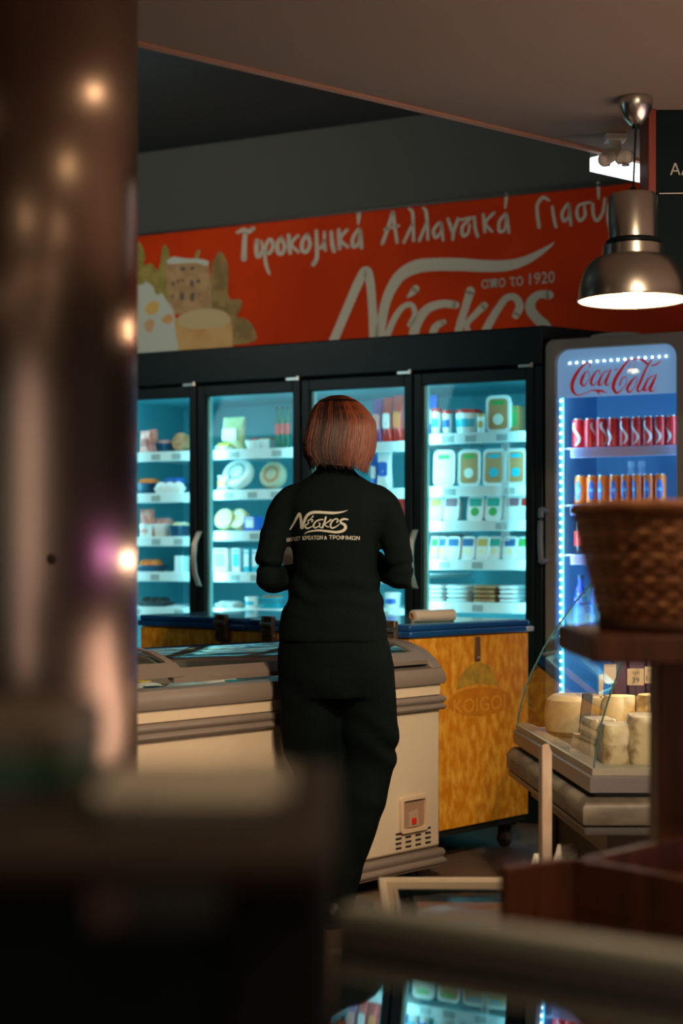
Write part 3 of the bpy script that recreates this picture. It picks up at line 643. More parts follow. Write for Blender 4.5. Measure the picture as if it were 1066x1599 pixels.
for z in CSH:
    sh = bx('shelf', mat('shelf_lilac', (.55, .5, .7), .4), ck, .045, CW - .045, .10, CD - .06, z - .004, z, 0)
    bx('price_rail', mat('rail_lilac', (.62, .42, .68), .4, c2=(.45, .5, .8), scale=6), sh, FX(892, .08) - .015, CW - .045, .088, .098, z - .042, z - .002, .002)
# cans
def can(px, ly, z, bodym, wave, label, grp, rot=0, proto=None):
    p = W(FX(px, ly), ly, z)
    if proto is None:
        r = empty('drink_can', label, 'can', p, -A27 + rot, grp); rr = .0240
        MB().lathe([(rr * .8, 0), (rr, .006), (rr, .112), (rr * .84, .122)], n=20, cap=True).build('can_body', bodym, r)
        MB().lathe([(rr * .84, .1222), (rr * .86, .1255), (rr * .8, .1255), (rr * .78, .1235), (.001, .1235)], n=20).build('can_lid', STEEL, r)
        V = []; Fc = []; n = 14
        for i in range(n):
            t_ = i / (n - 1); zz = .012 + t_ * .095
            if wave == 'wave': a = .6 * math.sin(t_ * 5.5) ; hw = .16 + .10 * math.sin(t_ * 3.1)
            else: a = 0; hw = .62 * math.sin(math.pi * min(1, max(0, (t_ - .05) / .9))) ** .6
            for s_ in (-1, -.33, .33, 1): b = a + s_ * hw; V.append((rr * 1.012 * math.sin(b), -rr * 1.012 * math.cos(b), zz))
            if i: Fc += [(4 * i - 4 + q, 4 * i - 3 + q, 4 * i + 1 + q, 4 * i + q) for q in range(3)]
        flat_mesh('print', V, Fc, LBLW if wave == 'wave' else mat('can_blue', (.01, .16, .6), .35), r)
        if wave != 'wave':
            V = [(rr * 1.02 * math.sin(b), -rr * 1.02 * math.cos(b), zz) for zz in (.055, .068) for b in (-.4, -.13, .13, .4)]
            flat_mesh('emblem', V, [(q, q + 1, q + 5, q + 4) for q in range(3)], mat('can_cyan', (.15, .55, .9), .35), r)
        return r
    r = copy_tree(proto); r.location = p; r.rotation_euler.z = -A27 + rot; r['label'] = label; return r
CR = mat('can_red', (.70, .02, .02), .25); CO = mat('can_orange', (.85, .17, .02), .25)
ORD = ['first', 'second', 'third', 'fourth', 'fifth', 'sixth', 'seventh', 'eighth', 'ninth']
pr = None
for i in range(9):
    pr_ = can(902 + i * 18.4, .14, CSH[0] + .001, CR, 'wave', 'slim red can with white wave, %s from left in the drinks cooler' % ORD[i], 'red cans on the upper shelf', random.uniform(-1.2, 1.2) if i != 4 else 0, pr)
    pr = pr or pr_
pr = None
for i in range(8):
    pr_ = can(906 + i * 17.8, .14, CSH[1] + .001, CO, 'blob', 'orange can with blue print, %s from left in the drinks cooler' % ORD[i], 'orange cans on the second shelf', random.uniform(-.5, .5), pr)
    pr = pr or pr_
for i in range(2):
    p = W(FX(985 + i * 16, .4), .4, CSH[1] + .001)
    r = empty('drink_bottle', ['left', 'right'][i] + ' pale capped bottle standing behind the orange cans', 'bottle', p, 0, 'pale bottles behind the cans')
    MB().lathe([(.025, 0), (.027, .01), (.027, .12), (.014, .16), (.014, .175)], n=14, cap=True).build('bottle', mat('pale_blue', (.45, .6, .8), .3), r)
    MB().lathe([(.019, .170), (.019, .196)], n=14, cap=True).build('cap', mat('pale_cap', (.6, .7, .85), .3), r)
# bottles on third and fourth shelf, left end
def bottle(px, ly, z, h, rad, m, lab, label, grp=None):
    r = empty('drink_bottle', label, 'bottle', W(FX(px, ly), ly, z), 0, grp)
    MB().lathe([(rad * .8, 0), (rad, .008), (rad, h * .55), (rad * .85, h * .66), (rad * .4, h * .84), (rad * .36, h * .95)], n=16, cap=True).build('bottle', m, r)
    MB().lathe([(rad * .45, h * .94), (rad * .45, h)], n=12, cap=True).build('cap', mat('cap_dark', (.03, .03, .05), .3), r)
    MB().lathe([(rad * 1.03, h * .18), (rad * 1.03, h * .50)], n=16).build('label', lab, r)
COLA_ = mat('cola_dark', (.03, .012, .015), .1); BL2 = mat('bottle_blue', (.02, .05, .45), .25, c2=(.5, .2, .4), scale=40, lo=.6, hi=.66)
for i in range(4):
    bottle(906 + i * 26, .14, CSH[2] + .001, .20, .027, COLA_, RED, 'dark cola bottle, %s from the left on the third shelf of the drinks cooler' % ORD[i], 'dark bottles on the third shelf')
    bottle(906 + i * 26, .14, CSH[3] + .001, .25, .030, BL2, BLUE, 'blue patterned bottle, %s from the left on the fourth shelf of the drinks cooler' % ORD[i], 'blue bottles on the fourth shelf')
# thing lying on top of the cooler
r = empty('folded_sheet', 'light folded paper sheet lying on top of the grey drinks cooler', 'paper', W(.26, .22, CHh + .001), -A27)
MB().loft([[(x, y, z) for x, y in rrect(w_, .16, .02)] for w_, z in ((.24, 0), (.25, .008), (.2, .03), (.1, .035))]).build('sheet', mat('paper_grey', (.35, .34, .3), .7), r)

# ================================================================== GLASS-TOP CHEST FREEZER
A43 = R(43.2); S43, C43 = math.sin(A43), math.cos(A43)
GO = Vector((.355, 5.60, 0))
gf = empty('glass_top_freezer', 'cream chest freezer with sliding curved glass lids behind the assistant', 'freezer', GO, R(90) - A43)
GLN, GW = 2.0, .62
bx('body', CREAM, gf, -GLN, 0, 0.012, GW - .012, .115, .66, .012)
def trim_long(name, prof, m):   # profile (y outset, z) run right round the freezer
    n = MB()
    rings = []
    for (cx_, cy_, sx_, sy_) in ((-GLN, 0, -1, -1), (0, 0, 1, -1), (0, GW, 1, 1), (-GLN, GW, -1, 1), (-GLN, 0, -1, -1)):
        rings.append([(cx_ + sx_ * d, cy_ + sy_ * d, z) for d, z in prof])
    n.loft(rings, cap=False); bmesh.ops.remove_doubles(n.bm, verts=n.bm.verts, dist=1e-5)
    return n.build(name, m, gf, 0)
def arc(z0, z1, d, k=6, base=0): return [(base + d * math.sin(math.pi * i / k), z0 + (z1 - z0) * i / k) for i in range(k + 1)]
trim_long('upper_moulding', [(-.02, .595)] + arc(.597, .617, .009) + arc(.620, .646, .009) + [(-.02, .648)], GREYPL)
trim_long('rim', [(-.02, .685), (.004, .687), (.008, .70), (.006, .725), (-.004, .742), (-.035, .748), (-.035, .70)], GREYPL)
trim_long('base_moulding', [(-.03, .05), (.0, .052)] + arc(.055, .082, .010, 6) + arc(.084, .112, .006, 6) + [(-.03, .116)], GREYPL)
bx('upper_band', mat('cream_band', (.66, .55, .40), .3), gf, -GLN + .006, -.006, .006, GW - .006, .648, .686, .003)
# curved end caps + back rail + lids
prof = [(-.0, .742), (.03, .772), (.08, .805), (.15, .828), (.28, .842), (.42, .842), (.54, .825), (.6, .79), (.62, .742)]
for x0, x1 in ((-.055, .004), (-GLN - .004, -GLN + .055)):
    MB().prism(prof, x0, x1, 'x').build('end_cap', GREYPL, gf, .008)
def lid(xa, xb, dz, name='sliding_lid'):
    pr_ = [(y, z + dz) for y, z in prof[1:-1]]
    f = MB()
    def strip(x0, x1, p, th=.012): f.loft([[(x, y, z) for x in (x0, x1) for y, z in [(0, 0)]] for _ in []] or [[(x0, y, z - th), (x1, y, z - th), (x1, y, z), (x0, y, z)] for y, z in p])
    strip(xa, xa + .028, pr_); strip(xb - .028, xb, pr_)
    f.loft([[(x, y, z) for y, z in ((pr_[0][0] - .01, pr_[0][1] - .014), (pr_[0][0] - .012, pr_[0][1]), (pr_[1][0] - .02, pr_[1][1] - .006), (pr_[1][0] - .018, pr_[1][1] - .018))] for x in (xa, xb)])
    f.loft([[(x, y, z) for y, z in ((.53, .812 + dz), (.53, .828 + dz), (.575, .806 + dz), (.575, .79 + dz))] for x in (xa, xb)])
    o = f.build(name, GREYPL, gf, 0)
    g_ = MB(); V = [(x, y, z - .004) for x in (xa + .02, xb - .02) for y, z in pr_]; n = len(pr_)
    gl = flat_mesh('pane', V, [(i, i + 1, n + i + 1, n + i) for i in range(n - 1)], GLT, o); gl.data.shade_smooth()
    return o
GLT = glass('lid_glass', (.85, .98, 1), .9, .02, .03)
lid(-1.22, -.06, 0.0); lid(-1.94, -1.18, .018)
bx('back_rail', GREYPL, gf, -GLN, 0, GW - .02, GW + .012, .742, .80, .006)
bx('inner_tank', mat('tank_white', (.55, .68, .70), .5), gf, -GLN + .06, -.06, .04, GW - .04, .60, .665, 0)
for i in range(16):
    x_ = -.16 - i * .112; y_ = .17 + .1 * (i % 3)
    r = empty('frozen_bag', 'pale frozen food bag, %s' % ('at the right end under the glass lid' if i == 0 else 'place %d from the right end inside the glass-top freezer' % (i + 1)), 'frozen bag', gf.matrix_world @ Vector((0, 0, 0)), 0, 'frozen bags inside the glass-top freezer')
    p = Vector((GO.x + x_ * S43 - y_ * C43, GO.y + x_ * C43 + y_ * S43, .666)); r.location = p; r.rotation_euler = (0, 0, R(90) - A43 + random.uniform(-.4, .4))
    r['label'] = ['white frozen bag with teal print', 'ice-blue frozen bag with blue print', 'white frozen bag with yellow print'][i % 3] + ', %s from right inside the glass-top freezer' % (ORD + ['tenth', 'eleventh', 'twelfth', 'thirteenth', 'fourteenth', 'fifteenth', 'sixteenth'])[i]
    MB().loft([[(.075 * s * math.cos(a) * (1 + .1 * math.sin(3 * a + i)), .10 * s * math.sin(a), z) for a in [2 * math.pi * q / 14 for q in range(14)]] for s, z in ((.7, .0), (1, .02), (1, .04), (.7, .062), (.2, .07))]).build('bag', [LBLW, mat('ice_blue', (.5, .75, .85), .3), WHITE][i % 3], r)
    MB().prism(rrect(.06, .05, .01, 3), .0695, .0715).build('label', [TEAL, BLUE, YEL][i % 3], r)
# control recess: x from px
def GXf(px, ly=0.0):
    k = (px - CX) / F; return (k * (GO.y + ly * S43) - GO.x + ly * C43) / (S43 - k * C43)
def GZf(px, py, ly=0.0):
    x_ = GXf(px, ly); Y = GO.y + x_ * C43 + ly * S43; return CH - (py - HY) / F * Y
x0, x1 = GXf(627), GXf(669); z0, z1 = GZf(648, 1299), GZf(648, 1243)
f = MB(); out = rrect(x1 - x0, z1 - z0, .012, 4, (x0 + x1) / 2, (z0 + z1) / 2); inn = rrect(x1 - x0 - .026, z1 - z0 - .026, .008, 4, (x0 + x1) / 2, (z0 + z1) / 2)
f.loft([[(x, .012, z) for x, z in out], [(x, .001, z) for x, z in out], [(x, .001, z) for x, z in inn], [(x, .0115, z) for x, z in inn]], cap=False)
cp = f.build('control_panel', mat('cream_plastic', (.66, .50, .34), .4), gf, 0)
MB().prism(inn, .0095, .0118, 'y').build('recess_back', mat('recess_brown', (.34, .22, .14), .5), cp)
xm, zm = (x0 + x1) / 2, (z0 + z1) / 2
MB().prism([(xm - .028, z0 + .018), (xm + .028, z0 + .018), (xm + .018, zm + .012), (xm - .028, zm + .004)], .004, .010, 'y').build('dial_housing', mat('dial_tan', (.45, .32, .21), .5), cp)
bx('switch', RED, cp, xm - .014, xm + .010, .001, .006, z0 + .026, z0 + .048, .002)
sl0 = None
for i in range(4):
    for j in range(4):
        px = 626 + i * 15.3; xx = GXf(px); zz = GZf(px, 1325.5 - j * 7.5 - i * 3.2)
        if sl0 is None: sl0 = MB().prism(rrect(.030, .007, .003, 3), -.001, .001, 'y').build('vent_slot', mat('slot_dark', (.02, .012, .01), .7), gf); o = sl0
        else: o = sl0.copy(); COL.objects.link(o)
        o.location = (xx, .0115, zz)
for lx_, ly_ in ((-.08, .07), (-.08, .55), (-1.9, .07), (-1.9, .55)):
    MB().lathe([(.022, .0), (.022, .045), (.03, .05), (.03, .06)], (lx_, ly_, 0), 14, cap=True).build('foot', DARKPL, gf)

# ================================================================== YELLOW FREEZER WITH BLUE LID
YO = Vector((.245, 5.731, 0)); YW, YL = .707, 1.5
yf = empty('yellow_chest_freezer', 'mottled yellow chest freezer with blue lid standing on castors', 'freezer', YO, R(90) - A43)
YELL = mat('mottled_yellow', (.66, .235, .006), .45, c2=(.90, .50, .06), scale=34, stretch=(1, 1, .5), detail=5, lo=.40, hi=.68)
bx('body', YELL, yf, 0, YW, 0, YL, .125, .835, .004)
bx('base_frame', DARKPL, yf, .01, YW - .005, .01, YL - .01, .10, .125, .002)
LIDB = mat('lid_blue', (.008, .075, .26), .25, coat=.5)
for y0, y1 in ((-.012, .84), (.85, YL + .01)):
    m_ = MB().box(-.012, YW + .014, y0, y1, .838, .862); m_.box(-.004, YW + .006, y0 + .01, y1 - .01, .862, .884)
    ld = m_.build('lid', LIDB, yf, .006)
    MB().box(.03, YW - .03, y0 + .04, y1 - .04, .884, .886).build('lid_panel', mat('lid_top', (.12, .30, .42), .08, spec=.8), ld)
bx('corner_guard', mat('clear_corner', (.35, .45, .55), .3), yf, YW - .03, YW + .017, -.015, .03, .84, .858, .003)
for y_ in (.076, .704, .971):
    hh = MB().box(-.022, -.0, y_ - .032, y_ + .032, .79, .83).box(-.03, -.012, y_ - .022, y_ + .022, .825, .90).box(-.032, -.01, y_ - .03, y_ - .02, .80, .90).box(-.032, -.01, y_ + .02, y_ + .03, .80, .90)
    hg = hh.build('hinge', mat('hinge_brown', (.16, .12, .09), .35, .6), yf, .003)
    MB().lathe([(.009, y_ - .03), (.009, y_ + .03)], (-.035, 0, .868), 12, 'y', cap=True).build('pin', STEEL, hg)
def YXf(px, ly=0.0):
    k = (px - CX) / F; return (k * (YO.y + ly * S43) - YO.x + ly * C43) / (S43 - k * C43)
def YZf(px, py):
    x_ = YXf(px); Y = YO.y + x_ * C43; return CH - (py - HY) / F * Y
xa = YXf(744); bx('lid_latch', mat('latch_brown', (.14, .075, .03), .5), yf, xa - .016, xa + .016, -.007, 0, YZf(744, 1032), YZf(744, 994), .003)
MB().sphere((xa, -.009, YZf(744, 1027)), .006, n=6).build('rivet', STEEL, yf)
def ypoly(name, pts, m, d): return flat_mesh(name, [(YXf(a), d, YZf(a, b)) for a, b in pts], [tuple(range(len(pts)))], m, yf)
dome = [(712, 1078), (716, 1060), (726, 1045), (744, 1033), (762, 1039), (772, 1052), (778, 1070)] + [(770, 1070), (745, 1068), (725, 1072)]
ypoly('faded_emblem', dome, mat('faded_green', (.36, .24, .035), .5, c2=(.56, .34, .04), scale=20), -.0008)
el = [(748 + 49 * math.cos(a), 1096 - 22 * math.sin(a) - 3 * math.cos(a)) for a in [2 * math.pi * q / 32 for q in range(32)]]
ypoly('faded_emblem', el, mat('faded_orange', (.56, .18, .006), .5, c2=(.68, .27, .015), scale=20, lo=.3, hi=.7), -.0012)
ring = [[(748 + 50 * math.cos(a), 1096 - 23 * math.sin(a) - 3 * math.cos(a), 1.6) for a in [R(-20 + 10 * q) for q in range(23)]]]
V, Fc = ribbon_faces(ring, 2); flat_mesh('emblem_outline', [(YXf(a), -.0016, YZf(a, b)) for a, b in V], Fc, mat('faded_gold', (.66, .28, .02), .5), yf)
V, Fc = font_geo('KOIGOI', 1.0); mw = max(v[0] for v in V)
flat_mesh('lettering', [(YXf(706 + x / mw * 82), -.0018, YZf(706 + x / mw * 82, 1115 - y * 32 - x / mw * 9)) for x, y in V], Fc, mat('faded_letters', (.76, .36, .03), .5), yf)
for x_, y_ in ((YW - .07, .06), (.06, .06), (YW - .07, YL - .06), (.06, YL - .06)):
    cs = MB().box(x_ - .03, x_ + .03, y_ - .03, y_ + .03, .088, .10).box(x_ - .02, x_ - .014, y_ - .015, y_ + .02, .03, .09).box(x_ + .014, x_ + .02, y_ - .015, y_ + .02, .03, .09).build('castor', mat('castor_brown', (.05, .035, .03), .5, .3), yf)
    MB().lathe([(.026, -.011), (.03, -.008), (.03, .008), (.026, .011)], (x_, y_ + .005, .03), 18, 'x', cap=True).build('wheel', mat('rubber', (.035, .025, .02), .7), cs)
# cling film roll on the lid
fx, fy = .165, .13
r = empty('film_roll', 'roll of clear cling film lying on the blue freezer lid', 'roll', (YO.x + fx * S43 - fy * C43, YO.y + fx * C43 + fy * S43, .909), R(35))
MB().lathe([(.012, 0), (.023, .001), (.0235, .19), (.021, .192), (.012, .192)], n=24, ax='x').build('film', mat('rolled_film', (.62, .55, .45), .3, bump=.2, scale=40), r)
MB().lathe([(.010, -.006), (.0125, -.006), (.0125, .198), (.010, .198), (.010, -.006)], n=20, ax='x').build('core', BROWN, r)
flat_mesh('loose_end', [(.02, -.022, -.004), (.19, -.022, -.004), (.185, -.06, -.0212), (.03, -.055, -.0212), (.02, -.04, -.018), (.19, -.045, -.018)], [(0, 1, 5, 4), (4, 5, 2, 3)], FILM, r)

# ================================================================== DELI CASE
dc = empty('deli_counter', 'curved-glass cheese counter at right behind the wooden stand', 'counter', (0, 0, 0))
PA, PB, PC = Vector((.593, 5.43)), Vector((.675, 4.3)), Vector((1.75, 4.3))
def dl(i):    # three plan points of the path moved inwards by i (mitred corner)
    d1 = (PB - PA).normalized(); n1 = Vector((-d1.y, d1.x)); n1 = n1 if n1.x > 0 else -n1
    a = PA + n1 * i; c = PC + Vector((0, i)); b1 = PB + n1 * i
    t_ = (PB.y + i - b1.y) / d1.y; b = b1 + d1 * t_
    return a, b, c
def dsweep(name, prof, m, bevel=0):
    cols = [dl(i) for i, z in prof]
    mb_ = MB(); mb_.loft([[(cols[k][j].x, cols[k][j].y, prof[k][1]) for k in range(len(prof))] for j in range(3)])
    return mb_.build(name, m, dc, bevel, ang=50)
GREYD = mat('counter_grey', (.085, .080, .080), .4); LILAC = mat('counter_band', (.135, .125, .135), .35); SILL = mat('counter_sill', (.26, .25, .20), .4)
BUMP = mat('worn_bumper', (.075, .062, .050), .5, c2=(.15, .13, .10), scale=9, stretch=(1, 1, 2), detail=6)
dsweep('sill', [(-.002, .545), (-.002, .563), (.03, .570), (.06, .560), (.06, .545)], SILL)
dsweep('band', [(-.010, .500), (-.010, .541), (.0, .545), (.05, .545), (.05, .50)], LILAC)
dsweep('groove', [(.012, .484), (.012, .50), (.05, .50), (.05, .484)], DARKPL)
dsweep('bumper', [(-.03, .415), (-.034, .42), (-.034, .462), (-.022, .478), (-.008, .486), (.05, .486), (.05, .415)], BUMP)
dsweep('lower_trim', [(-.024, .388), (-.027, .392), (-.027, .408), (-.02, .413), (.05, .413), (.05, .388)], GREYD)
dsweep('skirt', [(.05, .32), (.05, .40), (.09, .40), (.09, .32)], mat('skirt_brown', (.12, .085, .06), .5))
for i in range(3):
    t0, t1 = [(.08, .30), (.36, .52), (.58, .80)][i]
    a, b, _ = dl(-.0355); p0, p1 = a.lerp(b, t0), a.lerp(b, t1)
    MB().loft([[(p.x - .0, p.y, z) for z in (.424, .455)] + [(p.x + .004, p.y, z) for z in (.455, .424)] for p in (p0, p1)]).build('inset_plate', mat('plate_dark', (.06, .05, .04), .5), dc)
q = [dl(.12)[0], dl(.12)[1], dl(.12)[2], Vector((1.75, 5.43))]
MB().prism([(p.x, p.y) for p in q], .03, .34).build('undercarriage', mat('under_dark', (.025, .02, .017), .7), dc)
for p in (dl(.10)[0] + Vector((0, -.08)), dl(.10)[1] + Vector((.06, .06))):
    MB().box(p.x - .02, p.x + .02, p.y - .02, p.y + .02, 0, .4).build('leg', mat('leg_brown', (.13, .09, .065), .5), dc)
q = [dl(.05)[0], dl(.05)[1], dl(.05)[2], Vector((1.75, 5.43))]
MB().prism([(p.x, p.y) for p in q], .50, .553).build('deck', mat('deck_tan', (.26, .18, .11), .35, c2=(.16, .11, .07), scale=5, stretch=(1, 6, 1)), dc)
GP = [(.004, .555), (.006, .586), (.026, .673), (.052, .738), (.096, .825), (.139, .89), (.193, .966), (.269, 1.053), (.35, 1.105), (.45, 1.14)]
cols = [dl(i) for i, z in GP]
for nm, (j, k) in (('front_glass', (0, 1)), ('end_glass', (1, 2))):
    V = [(c_[jj].x, c_[jj].y, z) for jj in (j, k) for c_, (i, z) in zip(cols, GP)]; n = len(GP)
    o = flat_mesh(nm, V, [(i, i + 1, n + i + 1, n + i) for i in range(n - 1)], GLC if 'GLC' in globals() else glass('counter_glass', (.93, .98, .97), 1.0, .0, .012), dc); o.data.shade_smooth()
    GLC = MATS['counter_glass']
MB().tube([(c_[1].x, c_[1].y, z) for c_, (i, z) in zip(cols, GP)], .0028, 6).build('glass_joint', mat('glass_edge', (.03, .08, .075), .2), dc)
MB().tube([(c_[0].x, c_[0].y, z) for c_, (i, z) in zip(cols, GP)], .0030, 6).build('glass_edge', mat('glass_edge_far', (.06, .16, .16), .15), dc)
MB().box(1.05, 1.75, 4.75, 5.45, 1.135, 1.165).build('top_board', GREYD, dc, .005)
MB().box(1.70, 1.75, 4.32, 5.43, .34, 1.14).build('rear_panel', GREYD, dc)
for k, z in enumerate((.62,)):
    MB().box(.80, 1.2, 5.0, 5.35, .553, z).build('riser', mat('riser_dark', (.05, .045, .05), .4), dc)
light('counter_tube', 'AREA', (1.15, 4.85, 1.12), 9.0, (1, .80, .58), (.85, 4.55, .56), shape='RECTANGLE', size=.9, size_y=.05)
DZ = .5535
def PX(px, y): return (px - CX) / F * y
def cheese_round(px, y, r_, h, m, label, rz=0, tilt=0, z=DZ, paper=None, name='cheese_round'):
    r = empty(name, label, 'cheese', (PX(px, y), y, z), rz)
    o = MB().lathe([(r_ * .82, 0), (r_ * .96, h * .12), (r_, h * .4), (r_, h * .65), (r_ * .93, h * .88), (r_ * .75, h), (r_ * .3, h * 1.01)], n=28, cap=True).build('cheese', m, r)
    if tilt: o.rotation_euler.x = tilt; o.location = (0, 0, r_ * math.sin(tilt))
    if paper: MB().lathe([(r_ * .4, h * 1.012), (r_ * .38, h * 1.02), (.001, h * 1.02)], n=20).build('label', paper, o)
    return r
def cheese_block(px, y, w_, d_, h, m, label, rz=0, z=DZ, lump=.006, seed=0):
    r = empty('wrapped_cheese', label, 'cheese', (PX(px, y), y, z), rz)
    rings = []
    for k in range(9):
        t_ = k / 8; s = .93 + .07 * math.sin(math.pi * min(t_ * 1.2, 1)) if t_ < .9 else .84
        rings.append([(x * s + lump * noise.noise(Vector((x * 20, yy * 20, t_ * 3 + seed))), yy * s + lump * noise.noise(Vector((yy * 20, x * 20, t_ * 3 + seed + 9))), h * t_) for x, yy in rrect(w_, d_, min(w_, d_) * .22, 4)])
    MB().loft(rings).build('cheese', m, r)
    MB().loft([[(x * s * 1.02, yy * s * 1.02, z_) for x, yy in rrect(w_, d_, min(w_, d_) * .22, 4)] for s, z_ in ((1.0, h * .04), (1.015, h * .5), (1, h * .93), (.8, h * 1.03))]).build('wrap', FILM, r)
    return r
CWH = mat('pale_cheese', (.60, .47, .28), .4, c2=(.70, .60, .40), scale=7, bump=.12)
BLUEC = mat('veined_cheese', (.62, .50, .31), .35, c2=(.24, .14, .06), scale=28, detail=6, lo=.50, hi=.72, bump=.5)
cheese_round(898, 5.20, .100, .13, CWH, 'large pale round cheese at the left end inside the counter', rz=.3)
cheese_round(948, 4.98, .075, .14, CHEESEO, 'golden round cheese behind the large pale round one')
cheese_block(928, 4.70, .07, .16, .055, CHEESEO, 'low golden wedge in front of the dark reflection strip in the counter', rz=.5)
cheese_block(936, 4.60, .085, .13, .115, CWH, 'tall pale wrapped block at the glass corner of the counter', rz=.12, seed=2)
cheese_block(966, 4.455, .11, .13, .115, BLUEC, 'wrapped veined cheese block right of the glass corner', rz=.05, seed=4)
cheese_block(1016, 4.44, .135, .16, .14, BLUEC, 'large wrapped veined cheese block next to the wooden post', rz=-.1, seed=7)
cheese_block(1075, 4.46, .13, .16, .13, BLUEC, 'wrapped veined cheese block partly hidden behind the wooden post', rz=.06, seed=8)
cheese_round(968, 4.82, .062, .16, CHEESEO, 'golden cheese with cut face behind the veined blocks, left one', rz=1)
cheese_round(1022, 4.80, .066, .165, CHEESEO, 'golden cheese behind the veined blocks, right one by the wooden post', rz=2)
cheese_round(1090, 4.85, .066, .15, CHEESEO, 'golden cheese behind the wooden post in the counter', rz=2)
r = empty('dark_reflection', 'dark slanted glass reflection modelled as a strip beside the large pale round cheese', 'glass_reflection', (PX(908, 4.78), 4.78, DZ), .5)
MB().prism([(-.018, 0), (.018, 0), (.040, .17), (.004, .17)], -.003, .003, 'y').build('plate', mat('reflection_grey', (.10, .095, .085), .4), r)  # reflection in the counter glass, modelled as a dark plate
CARD = mat('price_card', (.62, .47, .32), .6); INK = mat('ink', (.05, .035, .03), .6)
for i, (px, py, y, wv, hv, txt, lb) in enumerate([(952, 1052, 4.86, 22, 30, '', 'blank leaning price card left of the glass joint'), (992, 1057, 4.68, 26, 26, '39', 'square kraft price card with dark figures behind the veined cheese'), (1016, 1054, 4.66, 20, 26, '1,69', 'kraft price card next to the wooden post'), (938, 1070, 4.95, 12, 34, '', 'tall narrow price card behind the golden round cheese')]):
    P = F / y; zc = CH - (py - HY) / P
    r = empty('price_card', lb, 'price card', (PX(px, y), y, DZ), [.4, -.05, .1, .8][i], 'price cards in the cheese counter')
    w_, h_ = wv / P, hv / P; zb = zc - DZ - h_ / 2
    MB().box(-w_ / 2, w_ / 2, -.001, .001, zb, zb + h_).build('card', CARD, r)
    MB().box(-.0015, .0015, -.001, .001, 0, zb).build('stick', DARKPL, r); MB().box(-.02, .02, -.015, .015, 0, .004).build('foot', DARKPL, r)
    if txt:
        V, Fc = font_geo(txt, h_ * .45); mw = max(v[0] for v in V)
        flat_mesh('figures', [(x - mw / 2, -.0016, zb + h_ * .15 + yy) for x, yy in V], Fc, INK, r)
        V, Fc = font_geo('τιμη', h_ * .25); mw = max(v[0] for v in V)
        flat_mesh('figures', [(x - mw / 2, -.0016, zb + h_ * .68 + yy) for x, yy in V], Fc, INK, r)
for i, (px, wv) in enumerate([(966, 22), (992, 26), (1026, 38)]):
    r = empty('dark_packet', ['narrow', 'middle', 'wide'][i] + ' purple-black packet standing at the back of the cheese counter', 'packet', (PX(px, 5.12), 5.12, .62), 0, 'dark packets at the back of the counter')
    MB().loft([[(x * s, yy * s, z) for x, yy in rrect(wv / 480, .04, .008)] for s, z in ((.95, 0), (1, .1), (.97, .25), (.7, .26))]).build('packet', mat('aubergine', (.06, .025, .06), .35), r)

# white square post and plastic bags in front of the counter
r = empty('white_post', 'slim chipped white square post in front of the cheese counter', 'post', (PX(851, 4.0), 4.0, 0), .25)
PW = mat('chipped_white', (.50, .40, .30), .55, c2=(.32, .20, .12), scale=14, stretch=(3, 3, .5), detail=6, lo=.45, hi=.72)
MB().loft([[(-.013, -.013, 0), (.013, -.013, 0), (.013, .013, 0), (-.013, .013, 0)], [(-.013, -.013, .645), (.013, -.013, .645), (.013, .013, .645), (-.013, .013, .645)], [(-.013, -.013, .665), (.004, -.013, .668), (.004, .013, .66), (-.013, .013, .655)]]).build('shaft', PW, r, .0015)
MB().box(-.05, .05, -.05, .05, 0, .012).build('foot', PW, r, .002)
BAGW = mat('white_bag', (.50, .48, .42), .3, c2=(.62, .60, .54), scale=20, bump=.2)
for i, (px, y, w_, h, sq) in enumerate([(838, 4.62, .085, .275, .4), (884, 4.58, .125, .31, .75)]):
    r = empty('plastic_bag', ['small pointed white plastic bag left of the white post', 'larger white plastic bag with green stripe right of the white post'][i], 'bag', (PX(px, y), y, 0), .2)
    rg = []
    for k in range(10):
        t_ = k / 9; s = (1 - t_ ** 3 * (1 - sq * .6)) * (.9 + .1 * math.sin(t_ * 3))
        rg.append([(w_ / 2 * s * math.cos(a) * (1 + .07 * math.sin(5 * a + 4 * t_)), .045 * s * math.sin(a), h * t_) for a in [2 * math.pi * q_ / 20 for q_ in range(20)]])
    MB().loft(rg).build('bag', BAGW, r)
    if i:
        MB().box(-.016, .014, -.052, -.040, .12, .285).build('stripe', GREEN, r); MB().box(-.04, .04, -.052, -.042, .10, .115).build('stripe', TEAL, r)
    else: MB().box(-.022, .018, -.052, -.040, .16, .185).build('print', TEAL, r)

# ================================================================== WOODEN STAND, CRATE AND BASKET (right foreground)
ws = empty('wooden_stand', 'dark red-brown wooden display stand with crate tier in the right foreground', 'stand', (.55, 2.7, 0))
ws.matrix_world = Matrix.Translation((0, 0, 0)); ws.location = (0, 0, 0)
bx('shelf_board', WOODD, ws, .392, .86, 2.5, 2.92, .968, 1.012, .004)
bx('post', WOODD, ws, .535, .63, 2.70, 2.79, 0, .968, .004)
bx('post', WOODD, ws, .78, .84, 2.80, 2.86, 0, .968, .004)
A_ = Vector((.347, 2.40)); d1 = Vector((.149, .145)).normalized(); d2 = Vector((.134, -.146)).normalized()
def board(name, p, d, L, z0, z1, th, side):
    n = Vector((-d.y, d.x)) * side
    return MB().prism([(p.x, p.y), ((p + d * L).x, (p + d * L).y), ((p + d * L + n * th).x, (p + d * L + n * th).y), ((p + n * th).x, (p + n * th).y)], z0, z1).build(name, WOODD, ws, .002)
